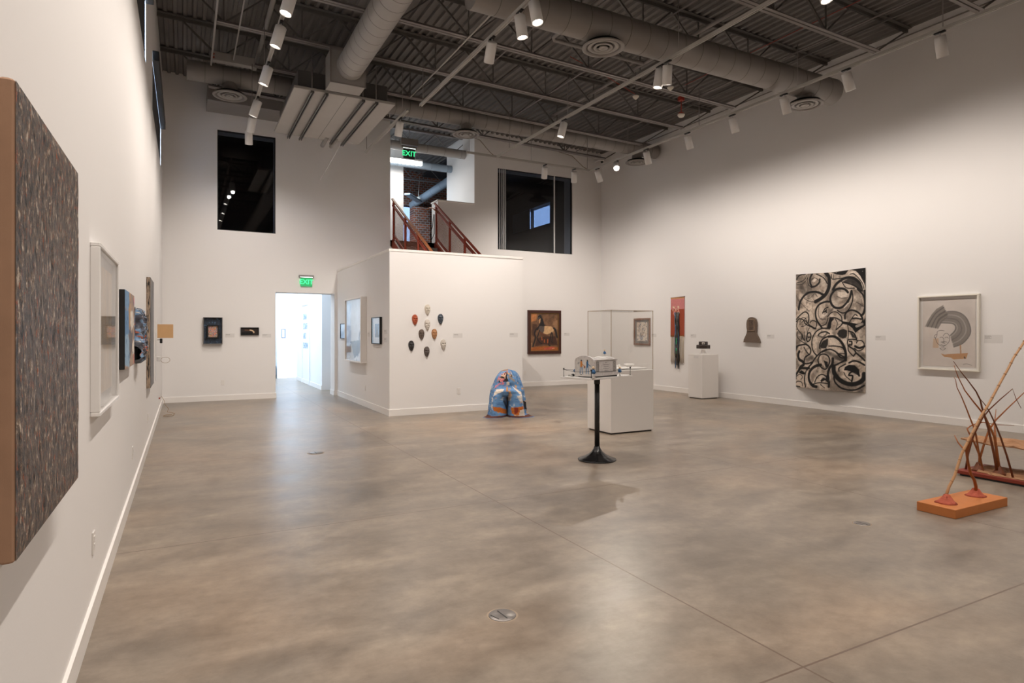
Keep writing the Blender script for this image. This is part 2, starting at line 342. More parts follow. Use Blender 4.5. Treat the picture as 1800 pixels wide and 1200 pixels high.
STICK_B= [[[7.342, 3.565, 0.06], [7.335, 3.538, 0.229], [7.346, 3.5, 0.405], [7.344, 3.47, 0.481], [7.376, 3.422, 0.62], [7.407, 3.374, 0.712], [7.477, 3.306, 0.822], [7.553, 3.234, 0.93], [7.552, 3.203, 0.828], [7.565, 3.165, 0.735]], [[7.4, 3.473, 0.06], [7.408, 3.468, 0.198], [7.392, 3.477, 0.324], [7.376, 3.485, 0.432], [7.352, 3.498, 0.522], [7.321, 3.515, 0.612], [7.281, 3.536, 0.729], [7.241, 3.557, 0.837], [7.201, 3.578, 0.927], [7.185, 3.586, 1.017], [7.171, 3.594, 1.039]], [[7.409, 3.437, 0.06], [7.417, 3.465, 0.198], [7.392, 3.509, 0.346], [7.376, 3.549, 0.441], [7.388, 3.574, 0.482], [7.446, 3.575, 0.505], [7.534, 3.56, 0.529], [7.631, 3.54, 0.54], [7.785, 3.49, 0.511], [7.998, 3.409, 0.495]], [[7.39, 3.298, 0.06], [7.338, 3.297, 0.235], [7.278, 3.3, 0.397], [7.222, 3.302, 0.54], [7.16, 3.307, 0.673], [7.108, 3.305, 0.754], [7.065, 3.3, 0.834], [6.999, 3.307, 0.922], [6.903, 3.329, 1.027], [6.815, 3.347, 1.113], [6.716, 3.371, 1.227]], [[7.406, 3.29, 0.06], [7.383, 3.302, 0.291], [7.365, 3.311, 0.435], [7.328, 3.331, 0.528], [7.277, 3.358, 0.651], [7.243, 3.376, 0.704], [7.173, 3.413, 0.8], [7.095, 3.454, 0.915], [7.033, 3.486, 1.055], [6.997, 3.506, 1.173]], [[7.416, 3.284, 0.06], [7.447, 3.338, 0.377], [7.512, 3.375, 0.527], [7.584, 3.407, 0.572], [7.669, 3.433, 0.691]], [[7.326, 3.133, 0.06], [7.22, 3.141, 0.29], [7.119, 3.148, 0.475], [7.026, 3.15, 0.608], [6.926, 3.155, 0.738], [6.835, 3.156, 0.818], [6.755, 3.152, 0.868]], [[7.395, 3.475, 0.06], [7.416, 3.464, 0.198], [7.456, 3.443, 0.351], [7.496, 3.422, 0.48], [7.559, 3.389, 0.585], [7.663, 3.334, 0.702], [7.822, 3.25, 0.873], [7.92, 3.198, 0.96]]]
POSTER= [["p",[[-37,-24],[540,-4],[1007,-3],[1007,198],[767,239],[540,161],[219,252],[7,150]],0,0.12],["s",[[462,2],[501,32],[516,79],[509,136],[470,187],[398,224],[317,248]],37,0.95],["s",[[285,248],[219,242],[135,212]],9,0.5],["s",[[46,309],[67,250],[119,201],[194,169],[285,161],[366,172],[430,191]],22,0.95],["s",[[260,3],[227,38],[227,77],[252,112]],19,0.95],["s",[[252,119],[317,111],[366,85],[374,57]],19,0.9],["s",[[194,8],[190,57],[202,96],[252,121]],7,0.8],["s",[[15,41],[41,17],[101,5],[152,2]],14,0.85],["s",[[15,71],[84,63],[152,41],[169,17]],8,0.8],["s",[[15,88],[93,88],[160,60],[194,27]],7,0.7],["s",[[11,180],[24,210],[67,245],[219,329]],5,0.6],["s",[[325,8],[398,29],[454,64],[485,97]],11,0.9],["p",[[366,9],[470,7],[501,79],[493,102],[430,39]],0,0.55],["p",[[707,88],[767,69],[832,70],[912,100],[989,174],[962,194],[898,156],[811,115],[714,100]],0,0.75],["s",[[571,153],[609,113],[677,81],[752,63],[832,68],[898,94],[954,136],[989,174]],26,0.95],["s",[[803,33],[876,29],[940,72],[982,143],[993,175]],34,-0.9],["p",[[796,0],[1007,-3],[1010,189],[982,121],[933,58],[876,20]],0,1],["p",[[524,2],[788,-1],[737,35],[692,38],[617,25]],0,1],["s",[[796,37],[854,39],[912,73],[962,119],[982,161]],8,0.9],["s",[[774,184],[737,159],[677,148],[609,155],[555,190],[536,231],[555,274],[601,304],[662,312],[714,300],[767,266],[803,224],[821,176]],22,0.95],["p",[[624,166],[767,184],[774,226],[692,230],[632,213]],0,-0.8],["s",[[628,212],[692,231],[774,226]],5,0.7],["s",[[825,171],[840,227],[825,280],[788,327],[737,352],[685,349],[639,329]],12,0.9],["s",[[774,276],[730,310],[803,265]],9,-0.8],["s",[[989,179],[1003,250],[997,311],[975,362],[947,378]],22,0.95],["s",[[898,161],[968,212],[989,258],[993,311]],16,0.9],["s",[[745,402],[745,366],[781,340],[840,333],[898,348],[940,373],[968,415],[933,448],[811,447],[722,434]],16,0.95],["s",[[840,401],[898,400],[947,407]],17,0.9],["s",[[803,433],[825,407],[869,369],[904,384]],9,0.9],["s",[[876,383],[933,395]],12,-0.8],["s",[[524,254],[462,254],[382,272],[334,310],[325,358],[350,411],[398,449],[430,472]],19,0.95],["s",[[374,296],[366,349],[398,396],[477,401]],7,0.7],["p",[[493,301],[586,299],[601,332],[540,377],[501,382]],0,0.5],["p",[[438,339],[493,311],[501,382],[477,344],[438,349]],0,0.95],["s",[[430,349],[462,315],[509,301]],11,0.9],["s",[[430,368],[462,372],[493,358]],19,-0.8],["s",[[509,382],[555,349],[617,342],[662,358],[699,387],[707,424]],10,0.9],["s",[[540,391],[624,394],[707,424]],12,0.9],["p",[[532,396],[609,398],[571,425],[563,481],[501,481]],0,0.98],["s",[[617,403],[647,436],[632,487]],8,0.8],["s",[[722,434],[840,448],[912,456],[982,433],[1003,408]],26,0.98],["s",[[7,398],[67,363],[144,334],[202,349],[219,388],[211,427]],13,0.9],["s",[[7,418],[59,393],[135,407],[169,441],[317,479]],12,0.95],["s",[[67,447],[75,403],[119,383],[169,393],[185,432],[152,456],[93,462]],7,0.8],["s",[[101,427],[169,388]],9,0.8],["s",[[244,426],[277,412],[334,421],[350,449],[325,483],[285,474]],10,0.9],["s",[[540,19],[555,63],[639,64],[714,61]],9,0.9],["s",[[578,22],[575,62]],6,0.8],["s",[[692,91],[752,146],[861,153]],9,0.9],["s",[[714,97],[825,122],[898,152],[947,179]],14,0.9],["p",[[244,68],[301,36],[342,56],[293,84]],0,-0.9],["s",[[244,58],[293,38],[350,61]],6,0.8],["s",[[135,202],[219,218],[301,180],[342,205]],5,0.6],["s",[[883,267],[940,289],[989,310]],5,0.6],["s",[[84,117],[152,163]],47,0.35],["s",[[540,170],[493,244]],31,0.25],["s",[[876,185],[940,280],[968,348]],47,0.2],["p",[[-37,394],[633,395],[543,475],[377,465],[164,623],[-16,628]],0,0.08],["p",[[534,392],[598,394],[553,448],[507,472]],0,0.95],["p",[[722,427],[808,445],[893,459],[1001,413],[1005,459],[943,487],[876,522],[842,483],[774,448]],0,1],["s",[[893,464],[960,447]],27,-0.7],["p",[[642,526],[668,494],[730,481],[782,497],[782,545],[748,576],[668,553]],0,0.85],["s",[[782,454],[791,508],[786,577],[757,625]],8,0.9],["s",[[748,576],[765,646],[774,700]],37,-0.8],["p",[[800,508],[842,515],[876,543],[885,569],[834,557]],0,0.8],["s",[[800,505],[859,521],[893,569]],13,0.95],["s",[[543,481],[433,481],[339,511],[286,568],[282,631],[310,681],[367,713]],13,0.95],["p",[[301,574],[377,522],[433,515],[405,639],[358,696],[310,653]],0,-0.4],["p",[[405,633],[442,587],[534,558],[534,613],[507,653],[433,655]],0,0.85],["s",[[534,547],[451,570],[410,616],[410,650]],15,0.95],["s",[[534,550],[615,550],[687,581],[739,630],[765,689],[765,743]],24,0.95],["p",[[553,569],[633,575],[704,613],[713,635],[553,624]],0,-0.7],["s",[[543,630],[633,629],[722,641],[757,678]],12,0.95],["s",[[507,658],[433,683],[358,724],[301,772]],16,0.9],["s",[[451,682],[543,657],[615,668],[678,695],[757,721]],14,0.9],["s",[[651,692],[765,689]],8,0.9],["s",[[668,700],[704,722],[765,727]],13,0.95],["s",[[507,680],[588,701],[687,733],[757,743]],37,0.45],["s",[[377,538],[414,518],[489,509],[543,525]],14,0.9],["s",[[386,544],[451,554],[507,525]],18,0.5],["s",[[-6,668],[24,638],[105,624],[194,622],[262,660],[253,700],[223,712],[164,737],[155,784],[223,786],[291,772]],16,0.95],["s",[[60,684],[40,719],[60,753],[125,773],[145,796],[85,821],[55,852]],29,0.98],["s",[[-11,674],[14,644]],27,0.95],["s",[[75,706],[85,723]],24,-0.6],["p",[[155,795],[262,785],[223,826],[164,818]],0,-0.4],["s",[[24,417],[14,464],[55,504],[95,526],[145,583]],10,0.9],["s",[[110,538],[105,572]],16,0.7],["s",[[194,553],[204,525],[243,518],[262,546],[243,581],[204,593],[184,565]],14,0.95],["s",[[214,556],[243,555]],13,0.9],["s",[[145,508],[155,583],[194,628]],8,0.8],["s",[[233,473],[204,507],[194,565],[194,622]],8,0.8],["p",[[155,457],[223,450],[214,507],[164,542]],0,0.4],["s",[[34,504],[24,551],[75,585],[164,611]],8,0.8],["s",[[145,646],[184,679],[223,701]],13,0.8],["s",[[433,792],[358,803],[282,835],[243,882],[253,933],[310,969],[377,976]],29,0.95],["s",[[301,777],[223,826],[175,880],[164,938],[184,988]],17,0.95],["s",[[204,850],[184,908],[214,964],[262,989]],11,-0.6],["p",[[291,840],[358,814],[433,822],[423,867],[358,916],[310,958],[262,932],[262,881]],0,0.28],["s",[[386,751],[414,711],[470,698],[534,713],[561,751],[543,796],[507,825],[451,816],[405,784],[386,751]],14,0.9],["p",[[470,748],[534,763],[543,801],[507,816]],0,0.95],["s",[[433,727],[451,771],[497,803]],13,-0.5],["s",[[602,733],[598,777],[561,817],[543,862],[561,922],[561,966]],24,0.95],["p",[[497,886],[553,861],[553,944],[507,919],[451,941],[433,923]],0,0.95],["s",[[588,833],[580,877],[566,922]],7,-0.6],["s",[[348,944],[386,897],[451,872],[507,880]],12,0.9],["s",[[433,912],[470,888],[507,897]],18,-0.7],["s",[[301,964],[396,947],[470,943],[543,945]],10,0.9],["p",[[386,959],[543,950],[534,978],[433,984]],0,-0.6],["s",[[442,956],[507,980]],7,0.8],["p",[[633,810],[739,797],[748,915],[687,895]],0,0.3],["s",[[615,799],[625,848],[678,896],[748,926],[834,939],[918,925],[976,891],[985,850]],42,0.97],["s",[[625,886],[642,929],[704,965],[791,983],[893,979],[985,943]],15,0.95],["s",[[615,796],[687,771],[748,748],[765,721]],16,0.95],["s",[[687,836],[687,809],[739,786],[765,775]],12,0.9],["p",[[743,829],[757,797],[808,778],[876,782],[927,815],[939,867],[902,863],[834,836],[782,829]],0,1],["p",[[748,845],[834,833],[902,837],[927,867],[859,896],[808,882]],0,-0.6],["s",[[842,915],[851,870],[808,866],[834,839],[893,837],[927,867]],15,0.95],["s",[[748,845],[774,877],[834,908]],8,0.9],["s",[[808,764],[859,748],[918,753],[989,778]],16,0.95],["s",[[893,685],[943,711],[993,742]],16,0.9],["s",[[859,711],[800,668],[791,631],[791,577],[893,575],[893,601]],10,0.9],["s",[[808,588],[834,589],[834,616],[808,615],[808,631],[859,653],[885,680],[859,706]],14,0.9],["s",[[876,627],[927,641],[989,626]],20,0.95],["s",[[902,585],[951,581],[985,608],[968,649],[910,664],[868,643]],10,0.9],["p",[[808,700],[935,711],[985,752],[859,738],[791,732]],0,-0.6],["s",[[985,443],[960,540],[985,592]],46,0.2],["s",[[985,700],[927,680]],37,0.35],["s",[[-16,908],[44,858],[85,833],[164,829],[243,825]],24,0.95],["p",[[50,869],[105,846],[179,869],[155,887],[65,880]],0,1],["s",[[4,930],[14,906],[75,886],[125,906],[95,931]],8,0.8],["s",[[-16,978],[24,952],[105,953],[135,986]],10,0.8],["s",[[-16,996],[75,998]],16,0.95],["s",[[164,411],[233,450],[339,483]],12,0.9],["s",[[339,393],[386,443],[423,465]],12,0.9],["s",[[423,459],[489,442],[516,392]],10,0.8],["s",[[633,493],[704,451],[713,424]],12,0.9],["s",[[976,938],[943,986]],46,0.45],["s",[[-6,767],[24,813]],55,0.3],["s",[[282,733],[204,759]],46,0.35]]
# ------------------------------------------------------------------ painting on sheets (colours stored per vertex)
class Paint:
    def __init__(s, W, H, col, asp):      # asp = width / height of the real sheet
        s.W, s.H, s.asp = W, H, asp; s.a = np.zeros((H, W, 3)); s.a[:] = np.array(col) / 255.0
        s.X, s.Y = np.meshgrid(np.linspace(0, 1, W), np.linspace(0, 1, H))
    def _bl(s, m, col, al):
        m = np.clip(m * al, 0, 1)[..., None]; s.a = s.a * (1 - m) + np.array(col) / 255.0 * m
    def value(s, sx, sy, octs=4, seed=0):
        r = np.random.default_rng(seed); out = np.zeros((s.H, s.W)); amp = 1; tot = 0
        for o in range(octs):
            gx, gy = int(sx * 2 ** o) + 2, int(sy * 2 ** o) + 2; g = r.random((gy + 1, gx + 1))
            fx, fy = s.X * (gx - 1), s.Y * (gy - 1); ix, iy = fx.astype(int), fy.astype(int); tx, ty = fx - ix, fy - iy
            tx = tx * tx * (3 - 2 * tx); ty = ty * ty * (3 - 2 * ty)
            v = (g[iy, ix] * (1 - tx) + g[iy, ix + 1] * tx) * (1 - ty) + (g[iy + 1, ix] * (1 - tx) + g[iy + 1, ix + 1] * tx) * ty
            out += v * amp; tot += amp; amp *= 0.55
        return out / tot
    def noise(s, sx, sy, amt, octs=4, seed=0): s.a = s.a * (1 + (s.value(sx, sy, octs, seed)[..., None] - 0.5) * 2 * amt)
    def blotch(s, sx, sy, thr, col, al=1, soft=0.03, seed=0, octs=3, mask=None):
        v = np.clip((s.value(sx, sy, octs, seed) - thr) / soft, 0, 1)
        s._bl(v * (mask if mask is not None else 1), col, al)
    def poly(s, pts, col, al=1, soft=0.0):
        x, y = s.X, s.Y; ins = np.zeros((s.H, s.W), bool); n = len(pts)
        for i in range(n):
            (x0, y0), (x1, y1) = pts[i], pts[(i + 1) % n]
            if y0 == y1: continue
            c = ((y0 > y) != (y1 > y)) & (x < (x1 - x0) * (y - y0) / (y1 - y0) + x0); ins ^= c
        m = ins.astype(float)
        if soft:
            d = s._dist(list(pts) + [pts[0]], 1e9); m = np.where(ins, np.clip(d / soft, 0, 1), 0)
        s._bl(m, col, al); return ins
    def _dist(s, pts, lim=None):
        D = np.full((s.H, s.W), 9.0)
        for (x0, y0), (x1, y1) in zip(pts, pts[1:]):
            ax, ay, bx, by = x0 * s.asp, y0, x1 * s.asp, y1; dx, dy = bx - ax, by - ay; L2 = dx * dx + dy * dy + 1e-12
            if lim is not None and lim < 1:
                i0 = max(0, int((min(y0, y1) - lim) * s.H) - 1); i1 = min(s.H, int((max(y0, y1) + lim) * s.H) + 2)
                j0 = max(0, int((min(x0, x1) - lim / s.asp) * s.W) - 1); j1 = min(s.W, int((max(x0, x1) + lim / s.asp) * s.W) + 2)
                if i0 >= i1 or j0 >= j1: continue
            else: i0, i1, j0, j1 = 0, s.H, 0, s.W
            px, py = s.X[i0:i1, j0:j1] * s.asp, s.Y[i0:i1, j0:j1]
            t = np.clip(((px - ax) * dx + (py - ay) * dy) / L2, 0, 1); d = np.hypot(px - ax - t * dx, py - ay - t * dy)
            D[i0:i1, j0:j1] = np.minimum(D[i0:i1, j0:j1], d)
        return D
    @staticmethod
    def smooth(pts, n=5):
        if len(pts) < 3: return pts
        P = [pts[0]] + list(pts) + [pts[-1]]; out = []
        for i in range(1, len(P) - 2):
            p0, p1, p2, p3 = P[i - 1], P[i], P[i + 1], P[i + 2]
            for k in range(n):
                t = k / n; q = []
                for c in (0, 1): q.append(0.5 * (2 * p1[c] + (p2[c] - p0[c]) * t + (2 * p0[c] - 5 * p1[c] + 4 * p2[c] - p3[c]) * t * t + (3 * p1[c] - p0[c] - 3 * p2[c] + p3[c]) * t ** 3))
                out.append(tuple(q))
        return out + [pts[-1]]
    def stroke(s, pts, w, col, al=1, edge=0.25, curve=True):   # w = full width, fraction of the height
        p = s.smooth(pts) if curve else pts; h = w / 2; D = s._dist(p, h * 1.3 + 0.01)
        s._bl(np.clip((h - D) / (h * edge + 0.6 / s.H) + 0.5, 0, 1), col, al)
def lin_np(a):
    a = np.clip(a, 0, 1); return np.where(a <= 0.04045, a / 12.92, ((a + 0.055) / 1.055) ** 2.4)
def col_attr(me, cols):
    at = me.color_attributes.new('Col', 'FLOAT_COLOR', 'POINT'); c = np.ones((len(me.vertices), 4), np.float32); c[:len(cols), :3] = cols
    at.data.foreach_set('color', c.ravel())
def sheet(name, P, w, h, m, parent=None, y=0.0, yf=None, zc=0.0, xc=0.0, back=None, xf=None):
    """upright painted sheet in the local xz plane, facing -y; back = thickness"""
    W, H = P.W, P.H; u, v = P.X.ravel(), P.Y.ravel()
    yy = np.full_like(u, y) if yf is None else y + yf(u, v); xx = xc + (u - 0.5) * w; zz = zc + (0.5 - v) * h
    if xf is not None: dx, dz = xf(u, v); xx = xx + dx; zz = zz + dz
    V = np.stack([xx, yy, zz], 1); i, j = np.meshgrid(np.arange(H - 1), np.arange(W - 1), indexing='ij'); a = (i * W + j).ravel()
    F = np.stack([a, a + W, a + W + 1, a + 1], 1).tolist(); vs = V.tolist(); cols = lin_np(P.a.reshape(-1, 3))
    if back:
        rim = [j for j in range(W)] + [i * W + W - 1 for i in range(1, H)] + [(H - 1) * W + j for j in range(W - 2, -1, -1)] + [i * W for i in range(H - 2, 0, -1)]
        o = len(vs); vs += [[q[0], q[1] + back, q[2]] for q in vs]; n = len(rim)
        F += [[f[3] + o, f[2] + o, f[1] + o, f[0] + o] for f in F]
        F += [[rim[k], rim[(k + 1) % n], o + rim[(k + 1) % n], o + rim[k]] for k in range(n)]
        cols = np.concatenate([cols, cols * 0.5 + 0.2])
    me = bpy.data.meshes.new(name); me.from_pydata(vs, [], F); me.materials.append(M[m]); me.polygons.foreach_set('use_smooth', [yf is not None] * len(F)); col_attr(me, cols); me.update()
    ob = bpy.data.objects.new(name, me); C.objects.link(ob)
    if parent: ob.parent = parent
    return ob
attr_mat('paper', 0.9); attr_mat('oil', 0.5, (90, 0.3)); attr_mat('textile', 0.95, (160, 0.5)); attr_mat('cloth_print', 0.92, (70, 0.25))

# ================================================================== SHELL
W1 = (0.64, 1.865, 3.82, 6.06); W2 = (7.642, 10.10, 3.828, 6.075); DOOR = (1.866, 3.212, -1, 2.465)
struct(MB().box(-1.6, XR + 0.3, YR - 0.3, 15.75, -0.2, 0).box(-1.6, 5.3, 15.75, 23, -0.2, 0), 'floor', 'concrete')
lw = grid_wall(MB(), 'X', XL - 0.3, XL, YR - 0.3, 15.75, 0, 7.45, [(4.6, 8.95, 4.87, 5.76), (10.73, 14.36, 4.87, 5.76)])
struct(lw, 'wall_left', 'wall')
struct(MB().box(XR, XR + 0.3, YR - 0.3, 15.75, 0, 7.3), 'wall_right', 'wall')
struct(MB().box(XL, XR, YR - 0.3, YR, 0, 7.3), 'wall_rear', 'wall')
bw = grid_wall(MB(), 'Y', YB, YB + 0.45, XL, XR, 0, 7.4, [DOOR, W1, W2, (4.60, 5.88, 3.87, 8), (5.88, 6.935, 4.985, 8)])
struct(bw, 'wall_back', 'wall')
# corrugated roof deck: ribs run along y
def deck(mb, y0, y1):
    x = XL - 0.05; xs = []
    while x < XR + 0.2:
        xs += [(x, 0.0), (x + 0.048, 0.0), (x + 0.066, 0.04), (x + 0.134, 0.04)]; x += 0.1524
    vs = []; 
    for y in (y0, y1): vs += [(a, y, deck_z(a, y) + b) for a, b in xs]
    n = len(xs); mb.add(vs, [(i, i + 1, n + i + 1, n + i) for i in range(n - 1)])
    vs = [(XL - 0.4, y0, deck_z(XL, y0) + 0.12), (XR + 0.4, y0, deck_z(XR, y0) + 0.12), (XR + 0.4, y1, deck_z(XR, y1) + 0.12), (XL - 0.4, y1, deck_z(XL, y1) + 0.12)]
    return mb.add(vs, [(0, 1, 2, 3)])
struct(deck(MB(), YR - 0.3, 23), 'ceiling', 'deck')
# baseboards
def base_prof(mb, a, b, face, z=0.118, t=0.016):
    (x0, y0), (x1, y1) = a, b; fx, fy = face
    return mb.box(min(x0, x1, x0 + fx * t), max(x0, x1, x0 + fx * t), min(y0, y1, y0 + fy * t), max(y0, y1, y0 + fy * t), 0, z)
BX0, BX1, BY = 3.28, 6.03, 10.96
struct(MB().box(XL, XL + .016, YR, YB, 0, .118), 'baseboard_left', 'trim_white')
struct(MB().box(XR - .016, XR, YR, YB, 0, .118), 'baseboard_right', 'trim_white')
struct(MB().box(XL + .016, 1.866, YB - .016, YB, 0, .118).box(1.866, 1.882, YB, YB + .45, 0, .118).box(3.196, 3.212, YB, YB + .45, 0, .118).box(3.212, BX0, YB - .016, YB, 0, .118).box(BX1, XR - .016, YB - .016, YB, 0, .118), 'baseboard_back', 'trim_white')
struct(MB().box(BX0 - .016, BX0, BY - .016, YB - .016, 0, .118).box(BX0, BX1 + .016, BY - .016, BY, 0, .118).box(BX1, BX1 + .016, BY, YB - .016, 0, .118), 'baseboard_stair', 'trim_white')
# stair enclosure standing in front of the back wall
struct(MB().box(BX0, BX1, BY, BY + .14, 0, 2.995).box(BX0, BX0 + .14, BY + .14, YB, 0, 2.995).box(BX1 - .14, BX1, BY + .14, YB, 0, 2.995).box(BX0 + .14, 4.54, BY + .14, YB, 2.6, 2.9), 'wall_stair', 'wall')
struct(MB().bbox(BX0 - .012, BX1 + .012, BY - .012, BY + .152, 2.995, 3.04, .004).bbox(BX0 - .012, BX0 + .152, BY + .152, YB, 2.995, 3.04, .004).bbox(BX1 - .152, BX1 + .012, BY + .152, YB, 2.995, 3.04, .004), 'trim_1', 'trim_white')
struct(MB().bbox(5.86, 6.935, YB - .03, YB + .47, 4.985, 5.02, .004), 'trim_2', 'trim_white')
# hallway behind the door opening
struct(MB().box(3.212, 3.6, 16.86, 21.0, 0, 3.0).box(3.9, 4.05, 15.75, 21.0, 0, 3.0).box(3.6, 3.9, 16.86, 17.0, 0, 3.0).box(3.05, 3.60, 22.1, 22.3, 0, 3.0), 'wall_hall', 'hall_wall')
struct(MB().box(-1.6, 4.3, 22.6, 22.8, 0, 3.0).box(2.72, 3.02, 21.9, 22.6, 0, 3.0), 'wall_hall_far', 'hall_wall')
struct(MB().box(-1.75, -1.6, 15.75, 22.8, 0, 3.0), 'wall_hall_left', 'hall_wall')
struct(MB().box(-1.75, 4.3, 15.76, 22.8, 2.9, 3.0), 'ceiling_hall', 'hall_wall')
struct(MB().box(3.196, 3.212, 16.86, 21.0, 0, .118).box(3.6, 3.9, 16.844, 16.86, 0, .118).box(2.72, 3.02, 21.884, 21.9, 0, .118).box(-1.6, 2.72, 22.584, 22.6, 0, .118), 'baseboard_hall', 'trim_white')
struct(MB().box(3.18, 3.212, 19.86, 19.98, 0, 2.35).box(3.18, 3.212, 18.6, 18.72, 0, 2.35).box(3.18, 3.212, 18.6, 19.98, 2.35, 2.45), 'trim_3', 'hall_wall')
# upper landing, brick room behind it
struct(MB().box(4.15, 9.2, YB + .45, 22.9, 3.7, 3.87).box(4.6, 5.88, YB, YB + .45, 3.7, 3.87), 'floor_upper', 'conc_dark')
struct(MB().box(4.15, 4.3, YB + .45, 22.9, 3.87, 7.3).box(4.3, 5.59, 17.3, 17.45, 3.87, 7.3).box(6.935, 7.10, YB + .45, 17.3, 3.87, 7.3), 'wall_landing', 'wall')
struct(grid_wall(MB(), 'Y', 20.5, 20.8, 4.3, 9.2, 3.87, 7.3, [(6.35, 6.95, 4.3, 5.9)]), 'wall_brick', 'brick')
# unlit room behind the large window, and the one behind the tall window
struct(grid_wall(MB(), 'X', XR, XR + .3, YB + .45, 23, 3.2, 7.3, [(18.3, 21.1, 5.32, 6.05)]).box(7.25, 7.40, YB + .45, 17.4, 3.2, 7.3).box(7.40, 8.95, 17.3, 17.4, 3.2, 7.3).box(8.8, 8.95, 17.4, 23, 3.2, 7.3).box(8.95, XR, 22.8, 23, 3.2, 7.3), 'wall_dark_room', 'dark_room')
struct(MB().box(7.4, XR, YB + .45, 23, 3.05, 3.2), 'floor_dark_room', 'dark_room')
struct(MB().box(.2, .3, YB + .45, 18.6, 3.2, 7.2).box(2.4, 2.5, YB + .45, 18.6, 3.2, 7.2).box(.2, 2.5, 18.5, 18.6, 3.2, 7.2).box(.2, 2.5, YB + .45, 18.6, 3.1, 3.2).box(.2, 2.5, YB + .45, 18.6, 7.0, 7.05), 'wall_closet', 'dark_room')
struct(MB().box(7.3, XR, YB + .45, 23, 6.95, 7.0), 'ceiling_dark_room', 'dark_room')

# ------------------------------------------------------------------ windows
def sub(mb, name, m, parent, label=None):
    o = mb.build(name, m, parent)
    if label: o['label'] = label
    return o
w = tag(bpy.data.objects.new('window_1', None), kind='structure'); C.objects.link(w); w.location = (W1[0], YB, W1[2])
a, b = W1[1] - W1[0], W1[3] - W1[2]
sub(MB().box(0.01, a - .01, .055, .065, .01, b - .01), 'glass', 'window_glass', w)
sub(MB().box(0, a, .03, .09, 0, .018).box(0, a, .03, .09, b - .018, b).box(0, .018, .03, .09, 0, b).box(a - .018, a, .03, .09, 0, b), 'window_frame', 'black', w)
w = tag(bpy.data.objects.new('window_2', None), kind='structure'); C.objects.link(w); w.location = (W2[0], YB, W2[2])
a, b = W2[1] - W2[0], W2[3] - W2[2]
sub(MB().box(0.01, a - .01, .055, .065, .01, b - .01), 'glass', 'window_glass', w)
sub(MB().box(0, a, .03, .09, 0, .018).box(0, a, .03, .09, b - .018, b).box(0, .018, .03, .09, 0, b).box(a - .018, a, .03, .09, 0, b), 'window_frame', 'black', w)
for x in (.075, .145, .20, .25): sub(MB().box(x - .007, x + .007, .02, .055, .01, b - .01), 'mullion', 'white_metal', w)
sub(MB().box(1.84, 1.868, .02, .06, .01, b - .01), 'mullion', 'white_metal', w)
for k, (y0, y1) in ((3, (4.6, 8.95)), (4, (10.73, 14.36))):
    w = tag(bpy.data.objects.new('window_%d' % k, None), kind='structure'); C.objects.link(w); w.location = (XL, y0, 4.87); L_ = y1 - y0
    sub(MB().box(-.29, -.28, 0, L_, 0, .89), 'glass', 'clear_glass', w)
    sub(MB().box(-.30, -.26, 0, L_, 0, .04).box(-.30, -.26, 0, L_, .85, .89).box(-.3, -.26, 0, .04, 0, .89), 'window_frame', 'black', w)
    s = thing('roller_shade', ['charcoal roller shade in the nearer of the two high left-wall windows', 'charcoal roller shade with black cassette in the farther high left-wall window'][k - 3], 'shade', (XL, y0, 4.87), group='roller shades on the left wall')
    sub(MB().box(-.012, -.006, .02 if k == 4 else -.02, L_ - .06, .035, .76), 'shade_fabric', 'shade', s)
    sub(MB().bbox(-.004, .086, .04 if k == 4 else -.3, L_ - (.03 if k == 4 else -.02), .745, .895, .006), 'cassette', 'black', s)
w = tag(bpy.data.objects.new('window_5', None), kind='structure'); C.objects.link(w); w.location = (XR, 18.3, 5.32)
sub(MB().box(.1, .11, 0, 2.8, 0, .73), 'glass', 'dark_glass', w)
sub(MB().box(.05, .15, 1.36, 1.42, 0, .73).box(.05, .15, 0, .05, 0, .73).box(.05, .15, 2.75, 2.8, 0, .73), 'window_frame', 'black', w)
sub(MB().box(.02, .03, 1.45, 2.8, 0, .73), 'shade_fabric', 'blue_grey', w)
w = tag(bpy.data.objects.new('window_6', None), kind='structure'); C.objects.link(w); w.location = (6.35, 20.5, 4.3)
sub(MB().box(0, .6, .1, .11, 0, 1.6), 'glass', 'dark_glass', w)
sub(MB().box(0, .6, .08, .14, .95, 1.05).box(0, .05, .08, .14, 0, 1.6).box(.55, .6, .08, .14, 0, 1.6), 'window_frame', 'steel', w)

